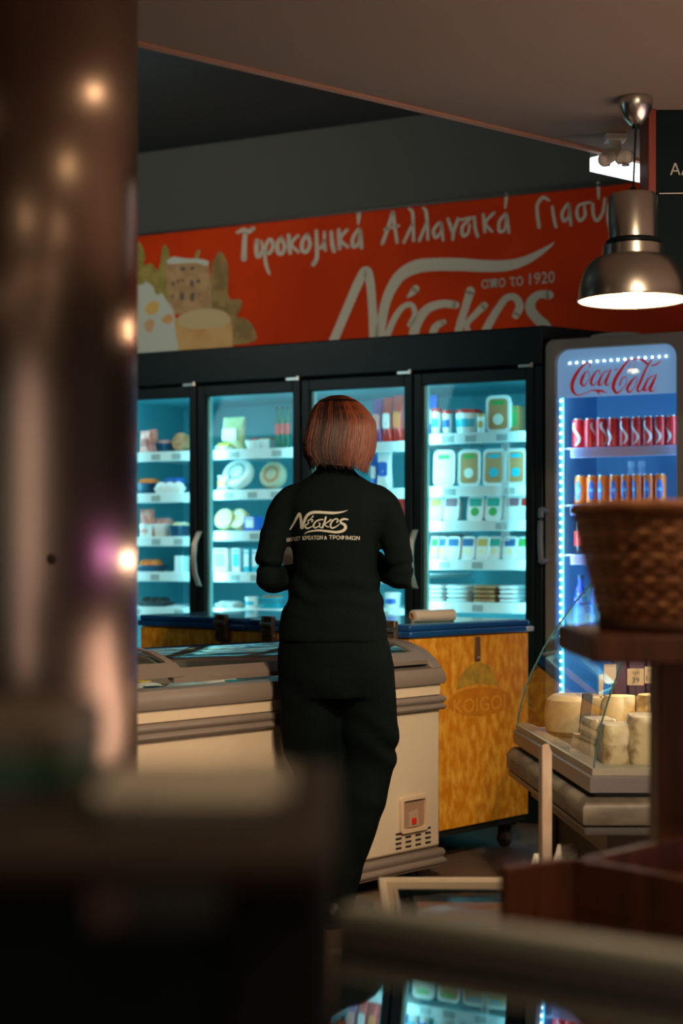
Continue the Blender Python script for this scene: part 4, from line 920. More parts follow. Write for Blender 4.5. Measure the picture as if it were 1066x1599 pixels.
for k in range(2):
    board('side_plank', A_, d1, .46, .527 + k * .079, .605 + k * .078, .016, -1)
    board('side_plank', A_, d2, .50, .527 + k * .079, .605 + k * .078, .016, 1)
    board('side_plank', A_ + d1 * .46, d2, .50, .527 + k * .079, .605 + k * .078, .016, -1)
board('side_plank', A_ + d2 * .50, d1, .46, .527, .683, .016, 1)
q = [A_, A_ + d1 * .46, A_ + d1 * .46 + d2 * .5, A_ + d2 * .5]
MB().prism([(p.x, p.y) for p in q], .515, .527).build('bottom_board', WOODD, ws)
e_ = Vector((.347 - .242, 2.40 - 2.345)).normalized()
board('corner_board', Vector((.242, 2.345)), e_, .052, .525, .681, .02, 1)
board('corner_board', Vector((.242, 2.345)) + e_ * .054, e_, .078, .525, .683, .02, 1)
for p in (A_ + d1 * .03 + d2 * .03, A_ + d1 * .42 + d2 * .04, A_ + d2 * .45 + d1 * .05): board('leg', p, d1, .04, 0, .515, .04, 1)
bk = empty('wicker_basket', 'round woven wicker basket on the wooden stand shelf', 'basket', (.62, 2.715, 1.0125))
BT, BB, BH = .222, .172, .205
WK = mat('wicker', (.33, .125, .045), .5, c2=(.20, .07, .025), scale=30, bump=.2)
WK2 = mat('wicker_light', (.42, .18, .07), .5)
MB().lathe([(.001, .004), (BB - .01, .004), (BB - .01, .01), (BT - .012, BH - .01), (BT - .018, BH - .01), (BB - .016, .016), (.001, .016)], n=40).build('liner', mat('basket_inner', (.10, .035, .014), .8), bk)
NS = 32
for row in range(15):
    z = .008 + row * .0128; rr = BB + (BT - BB) * z / BH; pts = []
    for k in range(NS * 2 + 1):
        a = math.pi * k / NS; off = .0045 * math.cos(NS * a / 1 + math.pi * row) if False else .0022 * (1 if (k + row) % 2 else -1)
        pts.append(((rr + off) * math.cos(a), (rr + off) * math.sin(a), z))
    MB().tube(pts, .0062, 6, False).build('weave_strand', WK if row % 3 else WK2, bk)
for k in range(NS):
    a = 2 * math.pi * (k + .25) / NS
    MB().tube([(BB * math.cos(a), BB * math.sin(a), .002), (BT * math.cos(a), BT * math.sin(a), BH)], .005, 6).build('stake', WK2, bk)
MB().lathe([(BT + .012 * math.cos(a), BH - .002 + .011 * math.sin(a)) for a in [2 * math.pi * q_ / 10 for q_ in range(11)]], n=48).build('rim', WK, bk)
MB().lathe([(BB + .006 + .008 * math.cos(a), .010 + .009 * math.sin(a)) for a in [2 * math.pi * q_ / 8 for q_ in range(9)]], n=40).build('base_rim', mat('wicker_dark', (.08, .03, .014), .6), bk)
for i, (x, y, z) in enumerate([(.62, 2.70, 1.115), (.72, 2.70, 1.115), (.66, 2.78, 1.115)]):
    r = empty('bread_roll', ['bread roll nearest the basket centre', 'golden bread roll at the right of the wicker basket', 'bread roll at the back of the wicker basket'][i], 'bread', (x, y, z - .085), i, 'bread rolls in the wicker basket')
    MB().sphere((0, 0, .05), .05, 1.05, .9, 1.0, 10).build('crust', mat('crust', (.55, .28, .08), .5, c2=(.7, .42, .15), scale=14), r)
    MB().tube([(-.03, 0, .0985), (0, 0, .101), (.03, 0, .0985)], .003, 6).build('score', mat('crumb', (.75, .6, .35), .7), r)

# ================================================================== CREAM BIN WITH BLACK CRATE (floor, low centre-right)
bn2 = empty('cream_bin', 'cream open plastic bin standing on the floor below the chest freezer', 'bin', (0, 0, 0))
CR2 = mat('cream_bin', (.52, .43, .30), .4)
def open_box(parent, m, x0, x1, y0, y1, z0, z1, th, name='bin_wall', lip=0):
    f = MB(); f.box(x0, x1, y0, y0 + th, z0, z1); f.box(x0, x1, y1 - th, y1, z0, z1); f.box(x0, x0 + th, y0 + th, y1 - th, z0, z1); f.box(x1 - th, x1, y0 + th, y1 - th, z0, z1); f.box(x0, x1, y0, y1, z0, z0 + th)
    return f.build(name, m, parent, .003)
open_box(bn2, CR2, PX(593, 3.92), .62, 3.42, 3.92, 0, .342, .012, 'shell')
MB().box(PX(593, 3.92) - .004, .624, 3.912, 3.93, .334, .347).build('rim', CR2, bn2, .003)
MB().box(PX(593, 3.92) - .004, PX(593, 3.92) + .014, 3.42, 3.92, .334, .347).build('rim', CR2, bn2, .003)
bc = empty('black_crate', 'black plastic crate with crumpled film inside the cream bin', 'crate', (0, 0, 0))
open_box(bc, BLACK, .128, .59, 3.46, 3.86, .014, .333, .008, 'shell')
MB().box(.124, .134, 3.455, 3.865, .331, .338).build('rim', mat('crate_rim', (.30, .22, .15), .4), bc, .001)
bx('handle_strip', mat('strip_greygreen', (.12, .16, .13), .4), bc, .137, .19, 3.468, 3.476, .300, .306, .001)
MB().lathe([(.004, 0), (.004, -.004)], (.16, 3.85, .31), 10, 'y', cap=True).build('rivet', STEEL, bc)
r = empty('brown_carton', 'brown cardboard carton wrapped in film inside the black crate', 'carton', (.18, 3.50, .023))
MB().box(0, .38, 0, .33, 0, .285).build('carton', mat('carton_brown', (.20, .085, .035), .6, c2=(.15, .06, .025), scale=3), r, .003)
V = []; n = 14
for i in range(n):
    for j in range(8): V.append((-.01 + .42 * i / (n - 1), .34 - .36 * j / 7, .302 + .010 * noise.noise(Vector((i * .45, j * .9, 2))) + .016 * (i / n) * (1 - j / 7)))
o = flat_mesh('film', V, [(i * 8 + j, (i + 1) * 8 + j, (i + 1) * 8 + j + 1, i * 8 + j + 1) for i in range(n - 1) for j in range(7)], glass('brown_film', (.97, .85, .7), .25, .12, .0), r); o.data.shade_smooth()

# ================================================================== NEAR COUNTER WITH GREY RAIL AND DARK GLASS TOP
nc = empty('near_counter', 'grey-railed counter with dark glass top crossing the lower right foreground', 'counter', (0, 0, 0))
r0, r1 = Vector((-.007, 1.396)), Vector((.26, 1.22)); rd = (r1 - r0).normalized(); rn = Vector((rd.y, -rd.x))
if rn.y > 0: rn = -rn
def rail(name, o0, o1, z0, z1, m, L0=.004, L1=1.1):
    a, b = r0 + rd * L0, r0 + rd * L1
    return MB().prism([((a + rn * o0).x, (a + rn * o0).y), ((b + rn * o0).x, (b + rn * o0).y), ((b + rn * o1).x, (b + rn * o1).y), ((a + rn * o1).x, (a + rn * o1).y)], z0, z1).build(name, m, nc, .004)
RG = mat('rail_grey', (.26, .26, .21), .45)
rail('rail', -.03, .0, .815, .833, RG); rail('rail', -.026, -.002, .797, .8145, mat('rail_grey_dark', (.085, .082, .068), .45))
rail('back_panel', -.03, -.018, 0, .785, DARKPL)
n_ = Vector((.043, .067, .997)); p0 = Vector((.085, 1.2, .812))
def gz(v): return p0.z - (n_.x * (v.x - p0.x) + n_.y * (v.y - p0.y)) / n_.z
cs = [Vector((-.0025, 1.392)), r0 + rd * 1.1, Vector((.78, .45)), Vector((-.0025, .62))]
mb_ = MB(); mb_.loft([[(v.x, v.y, gz(v) - .012) for v in cs], [(v.x, v.y, gz(v)) for v in cs]])
m = mat('dark_glass_top', (.012, .014, .014), .03); 
mm = glass('dark_glass_top_surface', (.02, .02, .02), .9, .02, .32)
mb_.build('glass_top', mm, nc, 0)
MB().prism([(-.0025, 1.390), ((r0 + rd * 1.1).x, (r0 + rd * 1.1).y), (.78, .46), (-.0025, .63)], 0, .70).build('body', DARKPL, nc)

# ================================================================== LEFT FOREGROUND: dark box, white trays, green-lidded tub
fb = empty('dark_display_box', 'dark blurred display box filling the lower left foreground', 'box', (0, 0, 0))
DB = mat('box_dark', (.003, .006, .006), .7, spec=.05); DB2 = mat('box_brown', (.007, .0065, .006), .7, spec=.05)
bx('body', DB, fb, -.60, -.062, .80, 1.14, 0, .973, .01)
bx('side_panel', DB2, fb, -.060, -.0035, .80, 1.14, 0, .973, .01)
bx('label_band', mat('band_brown', (.022, .013, .010), .7, spec=.05), fb, -.40, -.006, .79, .80, .974, .988, .003)
bx('recess', mat('recess_black', (.003, .004, .004), .8), fb, -.105, -.058, .788, .80, .955, .978, .002)
bx('tag', mat('dim_red', (.05, .018, .015), .6), fb, -.125, -.105, .792, .80, .955, .975, .002)
MB().box(-.60, -.0035, .80, 1.14, .973, .991).build('top', mat('box_top', (.035, .027, .022), .7, spec=.05), fb, .005)
r = empty('white_paper_tray', 'pale blurred tray on the dark box in the left foreground', 'tray', (-.085, .95, .9915))
MB().loft([[(x * s, y * s, z) for x, y in rrect(.11, .15, .02)] for s, z in ((.88, 0), (1, .014), (.97, .014), (.86, .003))]).build('tray', mat('tray_pale', (.38, .34, .27), .5), r)
r = empty('green_based_tub', 'blurred beige tub with green base on the dark box at left edge', 'tub', (-.245, .97, .9915))
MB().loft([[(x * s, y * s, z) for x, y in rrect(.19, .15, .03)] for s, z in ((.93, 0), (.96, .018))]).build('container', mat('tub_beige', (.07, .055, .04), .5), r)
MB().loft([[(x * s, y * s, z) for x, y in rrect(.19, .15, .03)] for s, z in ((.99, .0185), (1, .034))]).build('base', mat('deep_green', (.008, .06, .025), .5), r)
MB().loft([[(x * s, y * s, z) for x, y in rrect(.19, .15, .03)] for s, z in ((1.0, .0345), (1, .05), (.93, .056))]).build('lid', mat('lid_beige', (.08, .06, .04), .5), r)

# ================================================================== PENDANT LAMP, CEILING SPOT, LINEAR LIGHT, HANGING SIGN
LX, LY = (988 - CX) / F * 4.6, 4.6
def LZ(py): return CH - (py - HY) / F * 4.6
pl_ = empty('pendant_lamp', 'brushed aluminium dome pendant lamp hanging from the beige ceiling', 'lamp', (LX, LY, LZ(470)))
zz = LZ(470)
ZL = lambda py: LZ(py) - zz
MB().lathe([(.048, 2.449 - zz), (.050, 2.44 - zz), (.046, 2.42 - zz), (.034, 2.392 - zz), (.018, 2.374 - zz), (.010, 2.372 - zz)], (.008, 0, 0), 28, cap=True).build('canopy', ALU, pl_)
MB().lathe([(.011, 2.372 - zz), (.011, 2.36 - zz)], (.008, 0, 0), 14, cap=True).build('grommet', BLACK, pl_)
MB().tube([(.008, 0, 2.362 - zz), (.004, 0, 2.27 - zz), (.0, 0, ZL(303))], .003, 8).build('cord', BLACK, pl_)
MB().lathe([(.014, ZL(303)), (.012, ZL(296)), (.006, ZL(292))], n=14, cap=True).build('cord_grip', BLACK, pl_)
MB().lathe([(.02, ZL(303)), (.064, ZL(304)), (.070, ZL(309)), (.070, ZL(374)), (.05, ZL(375))], n=48, cap=True).build('housing', ALU, pl_)
MB().lathe([(.077, ZL(376)), (.079, ZL(378)), (.079, ZL(381)), (.076, ZL(383))], n=48, cap=True).build('seal_ring', BLACK, pl_)
dome_ = [(.078, ZL(384)), (.088, ZL(385)), (.089, ZL(399))] + [(.089 + .069 * math.sin(a) ** 1.05 if a else .089, ZL(401) + (ZL(470) - ZL(401)) * (1 - math.cos(a))) for a in [math.pi / 2 * q_ / 14 for q_ in range(15)]] + [(.158, 0 - .001)]
MB().lathe(dome_, n=72).build('shade', ALU, pl_)
INN = mat('reflector_cream', (.85, .68, .48), .5)
MB().lathe([(.157, .0)] + [(.155 * math.cos(a) * .999, .003 + .118 * math.sin(a)) for a in [math.pi / 2 * q_ / 12 for q_ in range(12)]], n=56).build('reflector', INN, pl_)
MB().lathe([(.158, -.001), (.160, .001), (.1595, .004), (.156, .001), (.158, -.001)], n=56).build('rim', ALU, pl_)
MB().sphere((0, 0, .045), .035, 1, 1, 1.1, 10).build('bulb', mat('bulb_glow', (1, .9, .75), emit=(1, .80, .56), es=30), pl_)
light('pendant_bulb', 'POINT', (LX, LY, zz - .004), 5, (1, .74, .48), shadow_soft_size=.04)
# twin-headed white ceiling spot
SX, SY = (960 - CX) / F * 5.0, 5.0
cs_ = empty('twin_ceiling_spot', 'small white twin-headed spot fitting on the beige ceiling edge', 'lamp', (SX, SY, 2.45))
SW = mat('spot_white', (.85, .78, .70), .4)
MB().box(-.032, .032, -.03, .03, -.022, -.0005).build('base', SW, cs_, .003)
MB().lathe([(.018, -.06), (.020, -.022)], n=16, cap=True).build('stem', SW, cs_)
for sx_ in (-1, 1):
    hd = MB().tube([(sx_ * .004, 0, -.058), (sx_ * .016, -.01, -.070 - .004 * sx_), (sx_ * .034, -.016, -.078 + .004 * sx_)], [.018, .023, .021], 14).sphere((sx_ * .034, -.016, -.078 + .004 * sx_), .0225, n=8).build('spot_head', SW, cs_)
    MB().lathe([(.012, -.02), (.013, -.023)], (sx_ * .030, -.016, -.078), 14, cap=True).build('lens', mat('lens_dull', (.5, .3, .2), .2), hd)
# linear light just beyond the edge of the lowered ceiling
ll = empty('linear_light', 'bright white linear ceiling light behind the lowered ceiling edge', 'lamp', (0, 0, 0))
a = e0 + ed * 1.80 + en * .03; b = e0 + ed * 3.4 + en * .03
q = [a, b, b + en * .05, a + en * .05]
MB().prism([(p.x, p.y) for p in q], 2.408, 2.452).build('diffuser', mat('tube_white', (1, 1, 1), emit=(.92, .95, 1), es=3.0), ll)
MB().prism([(p.x, p.y) for p in q], 2.453, 2.50).build('housing', WHITE, ll)
# hanging sign
hs = empty('hanging_sign', 'dark hanging department sign with red edge and pale capital letters', 'sign', (0, 0, 0))
sx0 = PX(1022, 4.73); DS = mat('sign_dark', (.004, .012, .014), .6, spec=.08)
for z0, z1 in ((2.205, 2.449), (1.93, 2.20)):
    bx('panel', DS, hs, sx0, 1.75, 4.72, 4.745, z0, z1, .002)
bx('edge_board', mat('sign_red', (.22, .025, .010), .5), hs, PX(1010, 4.73), sx0, 4.71, 4.85, 2.16, 2.449, .002)
MB().tube([(sx0 + .01, 4.715, 2.202), (1.7, 4.715, 2.21)], .0015, 6).build('wire', STEEL, hs)
V, Fc = font_geo('ΑΛΛΑΝΤΙΚΑ', .048)
flat_mesh('lettering', [(PX(1044, 4.73) + x, 4.7185, LZ(247) - .02 + .0 + y) for x, y in V], Fc, mat('sign_letters', (.55, .52, .45), .5), hs)

# downlight fittings over the rest of the shop (their glints show on the column)
dl0 = None
for i, (x, y) in enumerate(SPOTS):
    if dl0 is None:
        dl0 = empty('ceiling_downlight', 'x', 'lamp', (x, y, 2.449), 0, 'ceiling downlights over the shop floor')
        MB().lathe([(.055, 0), (.058, -.008), (.04, -.010), (.036, -.002)], n=24).build('trim_ring', WHITE, dl0)
        MB().lathe([(.035, -.004), (.03, -.012), (.001, -.016)], n=20).build('lens', mat('downlight_lens', (1, .9, .8), emit=(1, .74, .46), es=140), dl0); o = dl0
    else: o = copy_tree(dl0); o.location = (x, y, 2.449)
    o['label'] = '%s round warm ceiling downlight of the shop, outside the picture' % (ORD + ['tenth', 'eleventh'])[i]
# violet lit panel added on the right, outside the frame, for the streak on the column
rc = empty('violet_glow_panel', 'violet glowing panel added out of view for its streak on the column', 'glow_panel', (3.6, 3.2, 0), R(-78))
bx('frame', DARKPL, rc, -1.55, 1.55, 0, .10, .94, 1.30, .01)
bx('lit_panel', mat('violet_panel', (.8, .5, .8), emit=(.85, .36, 1), es=7), rc, -1.5, 1.5, -.004, 0, 1.11, 1.165, 0)
bx('leg', DARKPL, rc, -.6, -.56, .03, .07, 0, .94); bx('leg', DARKPL, rc, .56, .6, .03, .07, 0, .94)

# ================================================================== SHOP ASSISTANT
ps = empty('person', 'person seen from behind in black sweatshirt and trousers, writing at the freezer', 'person', (-.02, 4.95, 0))
def evald(o):
    bpy.context.view_layer.update()
    me = bpy.data.meshes.new_from_object(o.evaluated_get(bpy.context.evaluated_depsgraph_get()))
    o.modifiers.clear(); old = o.data; o.data = me; bpy.data.meshes.remove(old); return o
def fuse(mb_, name, m, vox, it=3, parent=ps, post=None):
    o = mb_.build(name, m, parent, 0, smooth=False)
    r_ = o.modifiers.new('r', 'REMESH'); r_.mode = 'VOXEL'; r_.voxel_size = vox
    s_ = o.modifiers.new('s', 'SMOOTH'); s_.iterations = it; s_.factor = .6
    evald(o)
    if post:
        ns = [v.normal.copy() for v in o.data.vertices]
        for v, n in zip(o.data.vertices, ns): v.co += n * post(v.co)
    o.data.shade_smooth(); return o
def rings(mb_, L, n=28, e=1.0):
    mb_.loft([[(cx_ + rx * math.cos(a), cy_ + ry * math.sin(a), z) for a in [2 * math.pi * k / n for k in range(n)]] for cx_, cy_, z, rx, ry in L])
def limb(mb_, pts, rad, n=14):
    # smooth the chain
    c = catmull([(*p, r_) for p, r_ in zip(pts, rad)], 5)
    mb_.tube([p[:3] for p in c], [p[3] for p in c], n)
    mb_.sphere(c[0][:3], c[0][3], n=8); mb_.sphere(c[-1][:3], c[-1][3], n=8)
SKIN = mat('skin', (.55, .27, .17), .5)
SH = mat('black_fleece', (.0030, .0068, .0068), .9, spec=.06, bump=.25, scale=140)
TR = mat('black_trousers', (.0022, .005, .005), .85, spec=.06, bump=.2, scale=90)
LS, LE, LWr = (-.150, .0, 1.292), (-.196, -.030, 1.068), (-.085, .205, 1.085)
RS, RE, RWr = (.150, .005, 1.292), (.192, -.020, 1.068), (.125, .205, 1.118)
def hand(mb_, w, d, side):
    d = Vector(d).normalized(); u = Vector((0, 0, 1)); s = d.cross(u).normalized() * side; w = Vector(w)
    mb_.tube([w, w + d * .03, w + d * .085], [.026, .034, .032], 12)
    for k, L in enumerate((.075, .083, .077, .060)):
        b = w + d * .075 + u * (.022 - .0155 * k) + s * .0
        c = [b, b + d * L * .42 - s * .006, b + d * L * .70 - s * .026, b + d * L * .72 - s * .050]
        mb_.tube(c, [.0092, .0088, .0082, .007], 8); mb_.sphere(c[-1], .007, n=5); mb_.sphere(c[0], .0095, n=5)
    b = w + d * .03 + u * .024
    c = [b, b + d * .03 + u * .020 - s * .012, b + d * .055 + u * .018 - s * .030]
    mb_.tube(c, [.0125, .0105, .0085], 8); mb_.sphere(c[-1], .0085, n=5)
B = MB()
HC = Vector((.012, .045, 1.515))
rings(B, [(0, .0, .90, .14, .095), (0, 0, 1.0, .125, .09), (0, 0, 1.1, .115, .085), (0, .0, 1.2, .125, .09), (0, 0, 1.28, .13, .085), (0, .0, 1.34, .10, .06), (0, .0, 1.39, .052, .05), (.003, .012, 1.43, .048, .048), (.008, .03, 1.48, .046, .05)])
fd = Vector((math.sin(R(24)), math.cos(R(24)), -.12)).normalized(); fs = Vector((fd.y, -fd.x, 0)).normalized()
B.sphere(HC, .098, .80, .92, 1.08, 16)
B.sphere(HC + fd * .030 + Vector((0, 0, -.055)), .062, .85, .95, .95, 12)             # jaw
B.sphere(HC + fd * .088 + Vector((0, 0, -.020)), .014, .8, 1.0, 1.5, 8)               # nose
B.sphere(HC + fd * .082 + Vector((0, 0, -.062)), .015, 1.3, .8, .45, 8)               # mouth
for s_ in (-1, 1): B.sphere(HC + fs * s_ * .080 + Vector((0, 0, -.012)), .026, .35, .7, 1.1, 8)   # ears
limb(B, [(-.145, 0, 1.285), (-.190, -.02, 1.18), (-.204, -.026, 1.077), (-.170, .07, 1.064), LWr], [.036, .028, .020, .021, .022])
limb(B, [(.145, .005, 1.285), (.186, -.01, 1.18), (.201, -.018, 1.08), (.175, .08, 1.087), RWr], [.036, .028, .020, .021, .022])
hand(B, LWr, (.35, .9, .05), 1); hand(B, RWr, (-.35, .9, .1), -1)
for s_ in (-1, 1):
    limb(B, [(-.080, 0, .82), (-.078, .005, .62), (-.058, .02, .50), (-.030, .04, .36), (-.040, .055, .22), (-.052, .055, .06)] if s_ < 0 else [(.085, 0, .82), (.104, .01, .62), (.102, .02, .50), (.075, -.01, .36), (.034, -.02, .22), (.004, -.02, .06)], [.080, .062, .050, .046, .038, .034])
fuse(B, 'body', SKIN, .0055, 2)
for s_ in (-1, 1):
    e_ = MB().sphere(HC + fd * .078 + fs * s_ * .031 + Vector((0, 0, .004)), .0115, n=8).build('eye', mat('eye_white', (.75, .72, .68), .2), ps)
    MB().sphere(HC + fd * .0875 + fs * s_ * .031 + Vector((0, 0, .004)), .005, n=6).build('iris', mat('iris_brown', (.06, .03, .015), .2), e_)
T = MB()
rings(T, [(-.006, 0, .872, .172, .130), (-.006, 0, .878, .172, .132), (-.006, 0, .92, .166, .130), (-.003, 0, .96, .158, .124), (0, 0, 1.02, .143, .116), (0, 0, 1.10, .131, .113), (-.002, 0, 1.18, .134, .116), (0, 0, 1.25, .155, .116), (0, 0, 1.30, .158, .106), (0, .0, 1.335, .140, .092), (0, .004, 1.362, .108, .078), (0, .008, 1.385, .070, .064), (0, .012, 1.405, .055, .056)], 36)
limb(T, [(-.10, 0, 1.318), (-.145, 0, 1.285), (-.190, -.02, 1.18), (-.204, -.028, 1.075), (-.170, .07, 1.062), (-.10, .18, 1.08)], [.045, .055, .045, .042, .041, .034], 18)
limb(T, [(.10, 0, 1.318), (.145, .005, 1.285), (.186, -.01, 1.18), (.201, -.020, 1.078), (.175, .08, 1.085), (.133, .185, 1.112)], [.045, .055, .045, .042, .041, .034], 18)
def folds(c):
    w1_ = math.exp(-((c.z - 1.03) / .07) ** 2) * .0045
    f = w1_ * math.sin(95 * c.z + 14 * c.x + 3 * noise.noise(Vector((c.x * 8, c.y * 8, c.z * 6))))
    ab = max(0, abs(c.x) - .15)
    f += min(.0018, ab * .08) * math.sin(75 * c.z + 50 * c.y + 4 * noise.noise(Vector(c) * 14)) 
    f += .0035 * noise.noise(Vector((c.x * 9, c.y * 9, c.z * 12 + 3)))
    return f
shirt = fuse(T, 'sweatshirt', SH, .008, 4, post=folds)
MB().lathe([(.053, 0), (.060, .004), (.060, .016), (.056, .020), (.052, .016)], (0, .013, 1.392), 32).build('collar', SH, ps)
for w_, d_ in ((Vector(LWr), Vector((.25, .95, .03))), (Vector(RWr), Vector((-.2, .95, .05)))):
    d_.normalize(); MB().tube([w_ - d_ * .03, w_ + d_ * .008], .0335, 18).build('cuff', SH, ps)
Q = MB()
rings(Q, [(-.004, 0, .90, .158, .118), (-.004, 0, .87, .170, .128), (-.002, 0, .82, .176, .134), (0, 0, .76, .178, .134), (.002, 0, .70, .172, .120)], 36)
limb(Q, [(-.080, 0, .79), (-.078, .005, .62), (-.058, .02, .50), (-.030, .04, .36), (-.040, .055, .22), (-.052, .055, .085)], [.100, .094, .084, .072, .062, .058], 20)
limb(Q, [(.085, 0, .79), (.104, .01, .62), (.102, .02, .50), (.075, -.01, .36), (.034, -.02, .22), (.004, -.02, .075)], [.096, .094, .086, .076, .066, .060], 20)
def tfolds(c):
    return .004 * math.sin(45 * c.z + 26 * c.x + 4 * noise.noise(Vector(c) * 7)) * (.3 + math.exp(-((c.z - .5) / .12) ** 2)) + .004 * noise.noise(Vector((c.x * 10, c.y * 10, c.z * 5)))
fuse(Q, 'trousers', TR, .009, 4, post=tfolds)
SHOE = mat('black_shoe', (.008, .009, .009), .5)
for (x, y, a) in ((-.050, .055, .15), (.006, -.02, -.55)):
    s_ = MB(); L = []
    prof_ = [(-.07, .030, .045), (-.05, .040, .075), (0, .042, .080), (.05, .045, .062), (.11, .048, .050), (.155, .040, .042), (.175, .020, .030)]
    rr_ = [[(hw * math.cos(t_), yy, .012 + max(0, h * .5 + h * .5 * math.sin(t_))) for t_ in [2 * math.pi * k / 16 for k in range(16)]] for yy, hw, h in prof_]
    sh = s_.loft(rr_).build('shoe', SHOE, ps); sh.location = (x, y, 0); sh.rotation_euler = (0, 0, a)
    MB().prism([(.034, -.075), (.044, 0), (.05, .11), (.03, .175), (0, .185), (-.03, .175), (-.05, .11), (-.044, 0), (-.034, -.075)], 0.0, .016).build('sole', DARKPL, sh)
# hair: layered bob
HLV = [(1.420, .011, -.012, .088, .092), (1.445, .010, .000, .106, .104), (1.475, .012, .010, .113, .112), (1.515, .019, .020, .1095, .116), (1.555, .021, .026, .103, .112), (1.590, .014, .030, .086, .098), (1.615, .010, .032, .062, .075), (1.630, .010, .034, .030, .038), (1.634, .010, .034, .004, .005)]
FA = math.atan2(fd.y, fd.x)
def hpt(th, t_, off=0):
    k = t_ * (len(HLV) - 1); i = min(int(k), len(HLV) - 2); f = k - i
    z, cx_, cy_, rx, ry = [u + (v - u) * f for u, v in zip(HLV[i], HLV[i + 1])]
    g_ = 1 + off + .012 * noise.noise(Vector((math.cos(th) * 5, math.sin(th) * 5, t_ * 1.5)))
    zz_ = z - (.014 * max(0, math.cos(th)) + .012 * noise.noise(Vector((th * 4, 1, 1)))) * (1 - t_) ** 2
    return Vector((cx_ + rx * g_ * math.cos(th), cy_ + ry * g_ * math.sin(th), zz_ + off * .02))
HB = MB(); n = 120; vs = []
span = (R(42), R(318)); 
rws = []
for i in range(n + 1):
    th = FA + span[0] + (span[1] - span[0]) * i / n
    rws.append([hpt(th, t_ / 20, .004 * math.sin(th * 47) * (1 - t_ / 26)) for t_ in range(21)])
V = [p for r_ in rws for p in r_]
Fc = [(i * 21 + j, (i + 1) * 21 + j, (i + 1) * 21 + j + 1, i * 21 + j + 1) for i in range(n) for j in range(20)]
# fringe: close the top over the forehead
b0 = len(V)
for i in range(13):
    th = FA + R(-42) + R(84) * i / 12
    V += [hpt(th, .55 + .45 * j / 9) for j in range(10)]
Fc += [(b0 + i * 10 + j, b0 + (i + 1) * 10 + j, b0 + (i + 1) * 10 + j + 1, b0 + i * 10 + j + 1) for i in range(12) for j in range(9)]
HM = [mat('hair_auburn', (.015, .0038, .0022), .42, spec=.35), mat('hair_dark', (.006, .0024, .002), .42, spec=.3), mat('hair_highlight', (.13, .030, .010), .4, spec=.45)]
hb = flat_mesh('hair', V, Fc, HM[1], ps); hb.data.shade_smooth(); so = hb.modifiers.new('s', 'SOLIDIFY'); so.thickness = .006; so.offset = -1
for mi, (cnt, offs) in enumerate(((1000, .008), (600, .003), (420, .014))):
    cu = bpy.data.curves.new('strand', 'CURVE'); cu.dimensions = '3D'; cu.bevel_depth = .0007; cu.bevel_resolution = 0; cu.resolution_u = 2
    for k in range(cnt):
        if mi == 2 and random.random() < .8: th = random.gauss(R(-32), R(20))        # highlight put into the colour: copper strands on the right side
        else: th = FA + random.uniform(*span)
        dth = random.uniform(-.10, .10); t0 = random.gauss(-.01, .022); t1 = random.uniform(.97, 1.0)
        sp = cu.splines.new('POLY'); m_ = 11; sp.points.add(m_ - 1); o_ = offs * random.uniform(.3, 1.7)
        for q_ in range(m_):
            f = q_ / (m_ - 1); t_ = t0 + (t1 - t0) * f
            p = hpt(th + dth * (1 - f) ** 2 + (1 - f) ** 3 * .05 * math.sin(k), max(t_, 0), o_ * (1 - .5 * f)); p.z += min(t_, 0) * .35
            sp.points[q_].co = (*p, 1); sp.points[q_].radius = (.4 + 1.2 * math.sin(math.pi * min(1, f * .9 + .1))) 
    o = bpy.data.objects.new('hair_strands', cu); COL.objects.link(o); bpy.context.view_layer.update()
    me = bpy.data.meshes.new_from_object(o.evaluated_get(bpy.context.evaluated_depsgraph_get())); bpy.data.objects.remove(o)
    me.materials.clear(); me.materials.append(HM[mi]); me.shade_smooth()
    o = bpy.data.objects.new('hair_strands', me); COL.objects.link(o); o.parent = ps; o['kind'] = 'stuff'
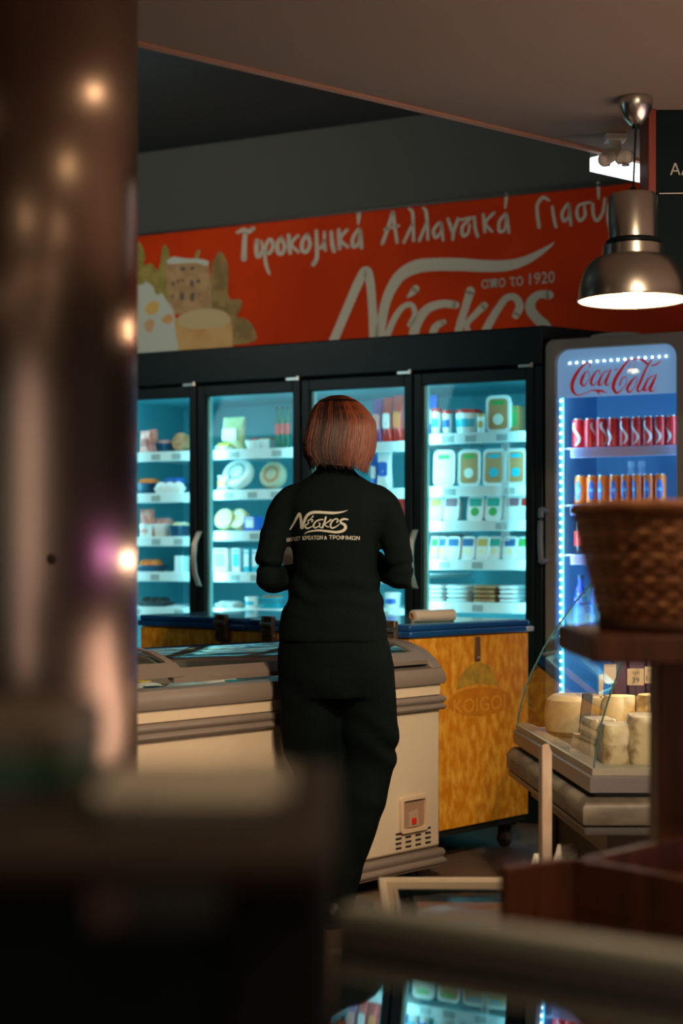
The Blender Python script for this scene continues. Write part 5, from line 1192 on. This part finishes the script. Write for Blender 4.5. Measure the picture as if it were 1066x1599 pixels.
# print on the back of the sweatshirt
bpy.context.view_layer.update()
ofs = Vector(ps.location)
bvh = BVHTree.FromPolygons([v.co + ofs for v in shirt.data.vertices], [tuple(p.vertices) for p in shirt.data.polygons])
CAMP = Vector((0, 0, CH))
def onshirt(px, py):
    d = Vector(((px - CX) / F, 1, -(py - HY) / F)).normalized(); h_ = bvh.ray_cast(CAMP, d)
    p = h_[0] if h_[0] is not None else CAMP + d * 4.85
    return p - d * .0022 - ofs
PR = mat('shirt_print', (.42, .43, .38), .7)
V, Fc = ribbon_faces(LOGO, 8)
flat_mesh('logo', [onshirt(440 + x / 8.2, 780 + y / 8.2) for x, y in V], Fc, PR, ps)
def ftext(s, pxa, pxb, pya, pyb, hpx, slant=0):
    c = bpy.data.curves.new('t', 'FONT'); c.body = s; c.offset = .022; c.resolution_u = 3
    o = bpy.data.objects.new('t', c); COL.objects.link(o); bpy.context.view_layer.update()
    me = bpy.data.meshes.new_from_object(o.evaluated_get(bpy.context.evaluated_depsgraph_get()))
    xs_ = [v.co.x for v in me.vertices]; a0, a1 = min(xs_), max(xs_)
    V_ = [onshirt(pxa + (v.co.x - a0) / (a1 - a0) * (pxb - pxa), pya + (pyb - pya) * (v.co.x - a0) / (a1 - a0) - v.co.y / .73 * hpx) for v in me.vertices]
    flat_mesh('lettering', V_, [tuple(p.vertices) for p in me.polygons], PR, ps); bpy.data.objects.remove(o)
ftext('ΜΑΡΚΕΤ', 447.5, 468.5, 846, 843.6, 6)
ftext('ΚΡΕΑΤΩΝ', 472, 504, 843, 842.2, 6)
ftext('&', 506, 510.5, 842.3, 842, 5.6)
ftext('ΤΡΟΦΙΜΩΝ', 513.5, 561.5, 841.8, 843.2, 6)
# things in the hands
r = empty('notepad', 'white notepad held in the left hand of the assistant', 'notepad', (-.02 - .125, 4.95 + .22, 1.125), .35)
MB().box(-.045, .045, -.004, .004, -.055, .05).build('pages', WHITE, r, .002)
MB().tube([(-.045 + .01 * k, -.006 if k % 2 else .006, .052) for k in range(10)], .0015, 6).build('spiral', STEEL, r)
r = empty('pen', 'slim pen in the right hand of the assistant', 'pen', (-.02 + .195, 4.95 + .24, 1.150), 0); r.rotation_euler = (0, R(52), 0)
MB().lathe([(.001, -.085), (.004, -.07), (.004, .055), (.0035, .058)], n=10, cap=True).build('barrel', mat('pen_grey', (.4, .36, .32), .3), r)
MB().box(-.001, .001, -.0065, -.004, .02, .055).build('clip', STEEL, r)
